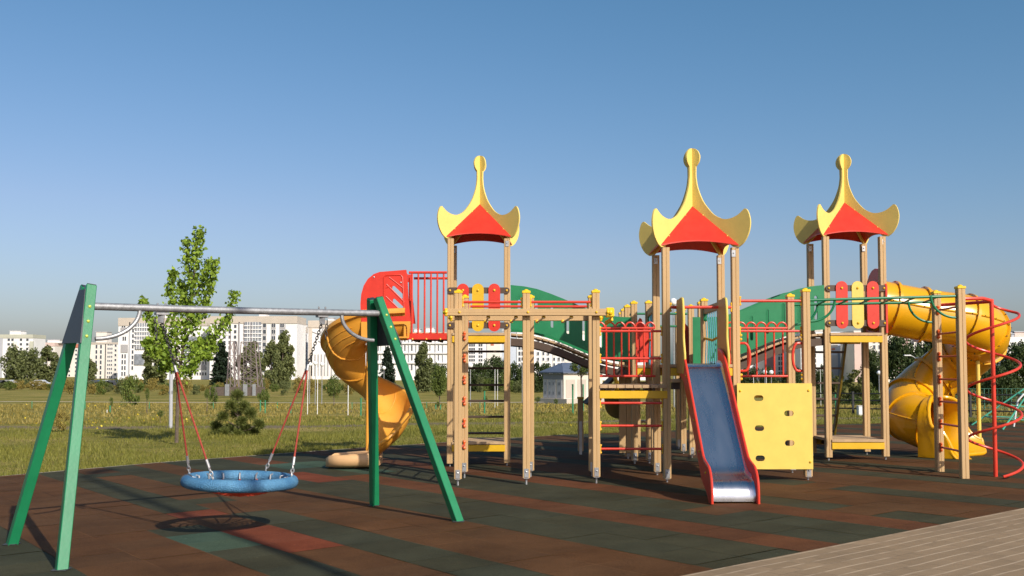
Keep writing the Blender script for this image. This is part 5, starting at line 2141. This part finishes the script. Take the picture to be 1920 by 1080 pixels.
kbox(MB(), 0, KW, 0, KD, -.5, KH).build('wall', 'kiosk_cream', kr)
b = MB()
E_ = .28
eave = [kp(-E_, -E_, KH+.02), kp(KW+E_, -E_, KH+.02), kp(KW+E_, KD+E_, KH+.02), kp(-E_, KD+E_, KH+.02)]
eav2 = [p+Vector((0, 0, .12)) for p in eave]
rid = [kp(1.0, KD/2, KH+.98), kp(KW-1.0, KD/2, KH+.98)]
b.add(eave+eav2+rid, [(0, 3, 2, 1), (0, 1, 5, 4), (1, 2, 6, 5), (2, 3, 7, 6), (3, 0, 4, 7), (4, 5, 9, 8), (6, 7, 8, 9), (5, 6, 9), (7, 4, 8)])
b.build('roof', 'roof_slate', kr, angle=20)
kbox(MB(), -.03, -.002, .02, KD-.02, KH-.52, KH).build('fascia', 'vent', kr)
for v0, v1 in ((.22, .86), (1.12, 1.62), (1.64, 2.14), (2.28, 2.78)):
    d = kbox(MB(), -.045, -.004, v0, v1, .12, 1.72).build('metal_door', 'kiosk_wall', kr)
    for z in (.42, 1.25):
        b = MB()
        for i in range(4):
            kbox(b, -.058, -.046, v0+.16, v1-.16, z+i*.07, z+i*.07+.045)
        b.build('vent', 'vent', d)
for u0, u1 in ((.25, 1.3), (1.6, 2.6), (3.0, 4.3)):
    kbox(MB(), u0, u1, -.03, -.003, .15, 1.75).build('wall_panel', 'f_beige', kr)
kbox(MB(), -.5, KW+.5, -1.0, KD+.3, -.4, .06).build('plinth', 'f_beige', kr)

# lattice pylon on the field edge
pc = at(455, 727, 118)
pr = empty('lattice_pylon', pc)
tag(pr, 'rusty pinkish lattice steel pylon standing at the far edge of the field', 'pylon')


def pylon(bot, top, name, d=118, dep=3.2):
    b = MB()
    (x0, x1, yb), (u0, u1, yt) = bot, top
    fr = [(at(x0, yb, d), at(u0, yt, d)), (at(x1, yb, d), at(u1, yt, d))]
    bk = [(p+Vector((.25*k_, dep, 0)), q+Vector((.1*k_, dep*.55, 0))) for (p, q), k_ in zip(fr, (1, -1))]
    legs = [fr[0], fr[1], bk[1], bk[0]]
    for p, q in legs:
        b.tube([p-Vector((0, 0, .6)), q], .07, 5)
    lv = [0, .24, .47, .70, 1]
    for i in range(4):
        for k in (range(4) if i < 2 else (0, 2)):
            A_, B_ = legs[k], legs[(k+1) % 4]
            a0, a1 = A_[0].lerp(A_[1], lv[i]), A_[0].lerp(A_[1], lv[i+1])
            c0, c1 = B_[0].lerp(B_[1], lv[i]), B_[0].lerp(B_[1], lv[i+1])
            b.tube([a0, c1], .032, 4).tube([c0, a1], .032, 4).tube([a1, c1], .032, 4)
    return b.build(name, 'pylon_paint', pr, angle=0)


pylon((446, 485, 731), (452, 478, 641), 'frame')
pylon((424, 440, 728), (431, 438, 640), 'frame', 126)
for x in (432, 447.7, 457, 470.5):
    MB().tube([at(x, 728, 119), at(x, 604 if x > 440 else 615, 119)], .045, 5).build('mast', 'pylon_paint', pr)
b = MB().box(pc.x-3.4, pc.x+3.0, pc.y-1.6, pc.y-1.5, pc.z-.9, pc.z+.12)
b.build('fence_panel', 'plank_grey', pr)
for x, w in ((pc.x-1.6, .5), (pc.x+.5, .5), (pc.x+1.6, .4)):
    MB().box(x, x+w, pc.y-1.75, pc.y-1.62, pc.z-.9, pc.z+.45).build('cabinet', 'bracket', pr)

# ------------------------------------------------------------------ lamps


def globe_lamp(x, y, ybase, D, r_px, label, twin=0, group=None):
    g = at(x, y, D)
    r = r_px/F*D
    base = Vector((g.x, D, at(x, ybase, D).z if ybase else tz(g.x, D)))
    base.z = min(base.z, tz(g.x, D))
    t = empty('globe_lamp', base)
    tag(t, label, 'lamp', group)
    b = MB().tube([base-Vector((0, 0, .1)), (g.x, g.y, g.z-r)], [.035, .028], 8)
    if twin:
        b.tube([(g.x, g.y, g.z-r*1.6), (g.x+twin, g.y, g.z-r*1.6), (g.x+twin, g.y, g.z-r)], .03, 6)
    b.build('lamp_post', 'galv', t)
    MB().ball(g, r, 14).build('globe', 'white_globe', t)
    if twin:
        MB().ball(g+Vector((twin, 0, 0)), r, 14).build('globe', 'white_globe', t)


globe_lamp(1262.5, 566, None, 44, 7.2, 'white globe lamp rising behind the slide tower beside its left post')
globe_lamp(581, 683, None, 84, 4.2, 'globe lamp nearest the swing rope, left of two more')
globe_lamp(591.5, 681, None, 82, 4.2, 'globe lamp between two others left of the spiral slide')
globe_lamp(604, 683, None, 84, 4.4, 'globe lamp almost touching the spiral slide rim', 0)
globe_lamp(720, 690, None, 90, 3.6, 'globe lamp seen between the legs at the right end of the swing', -.9*0)
globe_lamp(882, 685, None, 62, 5.0, 'globe lamp seen through the upper part of the first tower ladder')
globe_lamp(979, 679, None, 95, 3.0, 'small globe lamp under the left green bridge')
globe_lamp(1434, 697.5, None, 75, 4.4, 'left one of two globe lamps behind the red bars right of the slide')
globe_lamp(1446, 698, None, 75, 4.2, 'right one of two globe lamps behind the red bars right of the slide')
globe_lamp(1648, 699, None, 70, 4.0, 'globe lamp just left of the front right post of the third tower')
globe_lamp(1682.5, 710, 738, 80, 2.8, 'small globe lamp between the third tower and the twin-armed lamp')

q = at(1721.5, 752, 92)
q.z = min(q.z, tz(q.x, q.y))
t = empty('street_lamp', q)
tag(t, 'tall grey street lamp with two curved arms beside the tube slide', 'street lamp')
s_ = 92/F
fork = at(1721, 684, 92)
MB().tube([q-Vector((0, 0, .1)), fork], [.10, .07], 8).build('pole', 'galv', t)
for d in (-1, 1):
    MB().tube([fork]+[fork+Vector((d*.8*(1-math.cos(PI/2*i/8)), 0, .85*math.sin(PI/2*i/8))) for i in range(1, 9)], .05, 6).build('arm', 'galv', t)
    c = fork+Vector((d*.95, 0, .86))
    MB().box(c.x-.32, c.x+.32, c.y-.12, c.y+.12, c.z-.05, c.z+.06, .03).build('lamp_head', 'white_paint', t)
# street lamp on the square behind the photographer: its shadow crosses the swing area
hs = gp(165, 896)
ph = 12.5
lb = Vector((hs.x+.562*ph*1.6, hs.y-.827*ph*1.6, 0))
lb.z = tz(lb.x, lb.y)
t = empty('street_lamp', lb)
tag(t, 'lamp post on the paved square behind the viewpoint, seen only by its shadow', 'street lamp')
MB().tube([lb, lb+Vector((0, 0, ph))], [.08, .055], 12).build("pole", "galv", t)
MB().tube([lb+Vector((0, 0, ph-.1)), lb+Vector((.0, .5, ph+.05))], .05, 8).build('arm', 'galv', t)
MB().box(lb.x-.14, lb.x+.14, lb.y+.3, lb.y+1.05, lb.z+ph, lb.z+ph+.12, .03).build('lamp_head', 'white_paint', t)

# ------------------------------------------------------------------ stakes, poles, ropes, fences
def stake(x, yt, yb, D, w, m, label, name='green_stake', cat='stake', group=None):
    a = at(x, yb, D)
    a.z = min(a.z, tz(a.x, a.y))
    t = empty(name, a)
    tag(t, label, cat, group)
    tp = at(x, yt, D)
    MB().tube([a-Vector((0, 0, .05)), (a.x, a.y, tp.z)], w, 8).build('shaft', m, t)
    MB().tube([(a.x, a.y, tp.z), (a.x, a.y, tp.z+.03)], w*1.25, 8).build('cap', m, t)


for x, yt, yb, D, lb in ((676.5, 748, 786, 36, 'green stake just left of the spiral slide pole'), (908.5, 735, 776, 36, 'green stake seen through the first tower ladder'),
                         (1074, 722, 778, 34, 'taller green stake left of the round-headed tree'), (1093.5, 722, 745, 40, 'green stake right of the round-headed tree stem'),
                         (817, 760, 776, 46, 'short green stake left of the thin sapling by the first tower'), (826, 760, 777, 46, 'short green stake right of the thin sapling by the first tower'),
                         (206, 762, 780, 42, 'short green stake right of the front swing leg'), (497, 752, 775, 42, 'short green stake right of the young pine'),
                         (488, 752, 774, 43, 'short green stake beside the young pine'), (545, 757, 776, 42, 'short green stake left of the swing ropes at the right'),
                         (1567, 738, 782, 40, 'green stake seen through the third tower left of its ladder')):
    stake(x, yt, yb, D, .028, 'green_stake', lb)
for x, yt, yb, D, lb in ((652.5, 722, 776, 38, 'white post left of the spiral slide pole'), (576.5, 690, 775, 40, 'thin tall white pole right of the red swing ropes'),
                         (595, 690, 775, 40, 'thin tall white pole left of the spiral slide rim'), (928, 690, 752, 55, 'thin white pole seen through the ladder of the first tower'),
                         (933, 694, 746, 57, 'second thin white pole beside the one behind the first tower ladder'), (1413, 705, 722, 60, 'thin white pole above the climbing panel, left of two'),
                         (1437, 705, 722, 60, 'thin white pole above the climbing panel, right of two'), (1539, 690, 745, 60, 'thin white pole inside the third tower left of its front post'),
                         (200.5, 770, 782, 40, 'white marker stick right of the front swing leg')):
    stake(x, yt, yb, D, .014, 'white_paint', lb, 'white_pole', 'pole')
# white cord strung along the field
t = empty('cord_fence', at(300, 754, 52))
tag(t, 'white cord strung low across the field on thin pegs', 'cord fence')
pts = [at(x, y, 52) for x, y in ((-40, 753), (60, 753), (160, 753.5), (280, 754.5), (400, 755), (520, 755), (660, 755.5), (800, 755), (900, 755), (1020, 754))]
MB().tube(pts, .009, 5).build('cord', 'f_beige', t)
for p in pts[1:-1]:
    MB().tube([(p.x, p.y, tz(p.x, p.y)-.1), p+Vector((0, 0, .03))], .02, 6).build('peg', 'green_stake', t)
# low brown timber edgings
for x0, x1, y, D, lb in ((918, 972, 772, 44, 'low brown timber edging behind the first tower ladder'), (998, 1046, 773, 44, 'low brown timber edging between bar post and utility building'), (640, 672, 772, 45, 'low brown timber edging left of the spiral slide pole'), (600, 628, 773, 46, 'low brown timber edging beyond the foot of the spiral slide')):
    a, c = at(x0, y, D), at(x1, y, D)
    zb = min(tz(a.x, D), a.z-.1)
    t = empty('timber_edging', (a.x, D, zb))
    tag(t, lb, 'edging')
    MB().box(a.x, c.x, D-.06, D+.06, zb-.05, a.z+.02, .01).build('board', 'plank_grey', t)
    b = MB()
    for q in (.1, .5, .9):
        X = a.x+(c.x-a.x)*q
        b.box(X-.05, X+.05, D-.10, D-.061, zb-.05, a.z+.06, .01)
    b.build('peg', 'plank_grey', t)

# black rail fence along the right
t = empty('rail_fence', at(1720, 790, 27))
tag(t, 'black iron rail fence running along the grass behind the tube slide', 'fence')
fp = [at(1520, 786, 30.5), at(1600, 787, 29.5), at(1700, 788, 28.5), at(1820, 789, 27.5), at(1960, 790, 26.5), at(2150, 792, 26)]
for p in fp:
    p.z = tz(p.x, p.y)
for h in (.18, .42, .62):
    MB().tube([p+Vector((0, 0, h)) for p in fp], .022, 6).build('rail', 'black_iron', t)
for a, c in zip(fp, fp[1:]):
    n = max(1, int((c-a).length/1.15))
    for i in range(n):
        p = a.lerp(c, i/n)
        MB().box(p.x-.03, p.x+.03, p.y-.03, p.y+.03, p.z-.1, p.z+.68, .004).build('fence_post', 'black_iron', t)
# mesh panel fence behind it
t = empty('mesh_fence', at(1840, 780, 34))
tag(t, 'thin green mesh fence beyond the black rails at the right', 'fence')
a, c = at(1745, 785, 34), at(1990, 785, 34)
for i in range(30):
    p = a.lerp(c, i/29)
    z = tz(p.x, p.y)
    MB().tube([(p.x, p.y, z), (p.x, p.y, z+.75)], .008 if i % 6 else .022, 5).build('fence_bar', 'fence_green', t)
for h in (.1, .75):
    MB().tube([(a.x, a.y, tz(a.x, a.y)+h), (c.x, c.y, tz(c.x, c.y)+h)], .009, 5).build('rail', 'fence_green', t)
# rope pyramid climber at the right edge
t = empty('rope_climber', at(1935, 800, 23.5))
tag(t, 'green rope climbing pyramid with white mast at the right edge of the play floor', 'climber')
ap = at(1945, 712, 23.5)
foot = [gp(1822, 797), gp(1880, 806), gp(2050, 806), gp(2010, 796)]
MB().tube([(ap.x, ap.y, tz(ap.x, ap.y)), ap+Vector((0, 0, .1))], .05, 10).build('mast', 'white_paint', t)
for f in foot:
    MB().tube([ap, f], .018, 6).build('stay_rope', 'teal_rope', t)
b = MB()
for q in (.3, .55, .8):
    P = [ap.lerp(f, q) for f in foot]
    for i in range(4):
        b.tube([P[i], (P[i]+P[(i+1) % 4])/2-Vector((0, 0, .05)), P[(i+1) % 4]], .012, 5)
b.build('rope_net', 'teal_rope', t)
pp = [gp(1905, 800)+Vector((0, 0, z)) for z in (0, .3, .6, .75)]
MB().tube([pp[0]+Vector((-.05, 0, 0)), pp[1], pp[2]+Vector((.06, 0, 0)), pp[3]+Vector((.2, 0, 0))], .02, 8).build('bent_bar', 'white_paint', t)
# white box by the fence
p = gp(1614, 778)
t = empty('white_bin', p)
tag(t, 'small white box standing on the grass behind the third tower', 'box')
MB().box(p.x-.09, p.x+.09, p.y-.09, p.y+.09, p.z-.03, p.z+.24, .012).build('body', 'white_paint', t)
MB().box(p.x-.10, p.x+.10, p.y-.10, p.y+.10, p.z+.242, p.z+.27, .01).build('lid', 'white_paint', t)


# parked cars along the street beyond the field
def car(x, y, D, m, label):
    p = at(x, y, D)
    p.z = min(p.z, tz(p.x, p.y)+.1)
    t = empty('parked_car', p)
    tag(t, label, 'car', 'cars parked beyond the field')
    side = [(-2.1, .35), (-2.15, .75), (-1.9, .92), (-1.05, .98), (-.45, 1.42), (.85, 1.45), (1.5, 1.0), (2.05, .9), (2.15, .6), (2.1, .3)]
    MB().plate([side], lambda u, v, w: (p.x+u, p.y+w, p.z+v), -.85, .85).build('body', m, t, angle=30)
    MB().plate([[(-.92, 1.0), (-.42, 1.36), (.15, 1.37), (.15, 1.0)], ], lambda u, v, w: (p.x+u, p.y+w, p.z+v), -.865, .865).build('side_window', 'pane', t)
    MB().plate([[(.22, 1.0), (.22, 1.37), (.8, 1.38), (1.3, 1.02)], ], lambda u, v, w: (p.x+u, p.y+w, p.z+v), -.865, .865).build('side_window', 'pane', t)
    for u in (-1.3, 1.3):
        for w in (-.8, .8):
            MB().tube([(p.x+u, p.y+w-.1, p.z+.32), (p.x+u, p.y+w+.1, p.z+.32)], .32, 14).build('wheel', 'tyre', t)


for x, m_, lb in ((4, 'car_dark', 'dark car below the far left block'), (14, 'car_white', 'white car next to the dark one at the far left'), (73, 'car_white', 'white car between the two far left poplars'),
                  (176, 'car_dark', 'dark car below the plain cream block left of its drain strip'), (210, 'car_dark', 'dark car below the plain cream block right of its drain strip'), (196, 'car_white', 'white car below the plain cream block')):
    car(x, 721, 205, m_, lb)

# ------------------------------------------------------------------ light, sky, camera
sun_dir = Vector((.562*.848, -.827*.848, .530)).normalized()
el, rot = math.asin(sun_dir.z), math.atan2(sun_dir.x, sun_dir.y)
w = bpy.data.worlds.new('World')
sc.world = w
w.use_nodes = True
nt = w.node_tree
sky = nt.nodes.new('ShaderNodeTexSky')
sky.sky_type = 'NISHITA'
sky.sun_disc = False
sky.sun_elevation = el
sky.sun_rotation = rot
sky.altitude = 100
sky.air_density = 1.0
sky.dust_density = 2.0
sky.ozone_density = 4.6
# deepen the blue overhead: less red where the sky is already blue
sepc = nt.nodes.new('ShaderNodeSeparateColor'); cmb = nt.nodes.new('ShaderNodeCombineColor')
k0 = .25/.126
dv = nt.nodes.new('ShaderNodeMath'); dv.operation = 'DIVIDE'; dv.inputs[1].default_value = k0
pw = nt.nodes.new('ShaderNodeMath'); pw.operation = 'POWER'; pw.inputs[1].default_value = 1.5
ml = nt.nodes.new('ShaderNodeMath'); ml.operation = 'MULTIPLY'; ml.inputs[1].default_value = k0
lm = nt.nodes.new('ShaderNodeMath'); lm.operation = 'MULTIPLY'; lm.inputs[1].default_value = 1.13
mi = nt.nodes.new('ShaderNodeMath'); mi.operation = 'MINIMUM'
LK = nt.links.new
LK(sky.outputs[0], sepc.inputs[0]); LK(sepc.outputs[0], dv.inputs[0]); LK(dv.outputs[0], pw.inputs[0]); LK(pw.outputs[0], ml.inputs[0])
LK(sepc.outputs[0], lm.inputs[0]); LK(ml.outputs[0], mi.inputs[0]); LK(lm.outputs[0], mi.inputs[1])
LK(mi.outputs[0], cmb.inputs[0]); LK(sepc.outputs[1], cmb.inputs[1]); LK(sepc.outputs[2], cmb.inputs[2])
LK(cmb.outputs[0], nt.nodes['Background'].inputs[0])
nt.nodes['Background'].inputs[1].default_value = .124
ld = bpy.data.lights.new('sun', 'SUN')
ld.energy = 5.0
ld.angle = math.radians(.53)
ld.color = (1, .93, .82)
lo = bpy.data.objects.new('sun', ld)
lo.rotation_euler = sun_dir.to_track_quat('Z', 'Y').to_euler()
lo.location = (5, -8, 12)
col.objects.link(lo)
cd = bpy.data.cameras.new('camera')
cd.sensor_width = 36
cd.lens = F/1920*36
cd.shift_y = (YP-540)/1920
cd.clip_end = 8000
co = bpy.data.objects.new('camera', cd)
co.location = (0, 0, CH)
co.rotation_euler = (PI/2+TH, 0, 0)
col.objects.link(co)
sc.camera = co
vs_ = sc.view_settings
vs_.view_transform = 'Standard'
vs_.look = 'None'
vs_.exposure = 0
vs_.gamma = 1
vs_.use_curve_mapping = False
sc.cycles.max_bounces = 8
sc.cycles.use_denoising = True
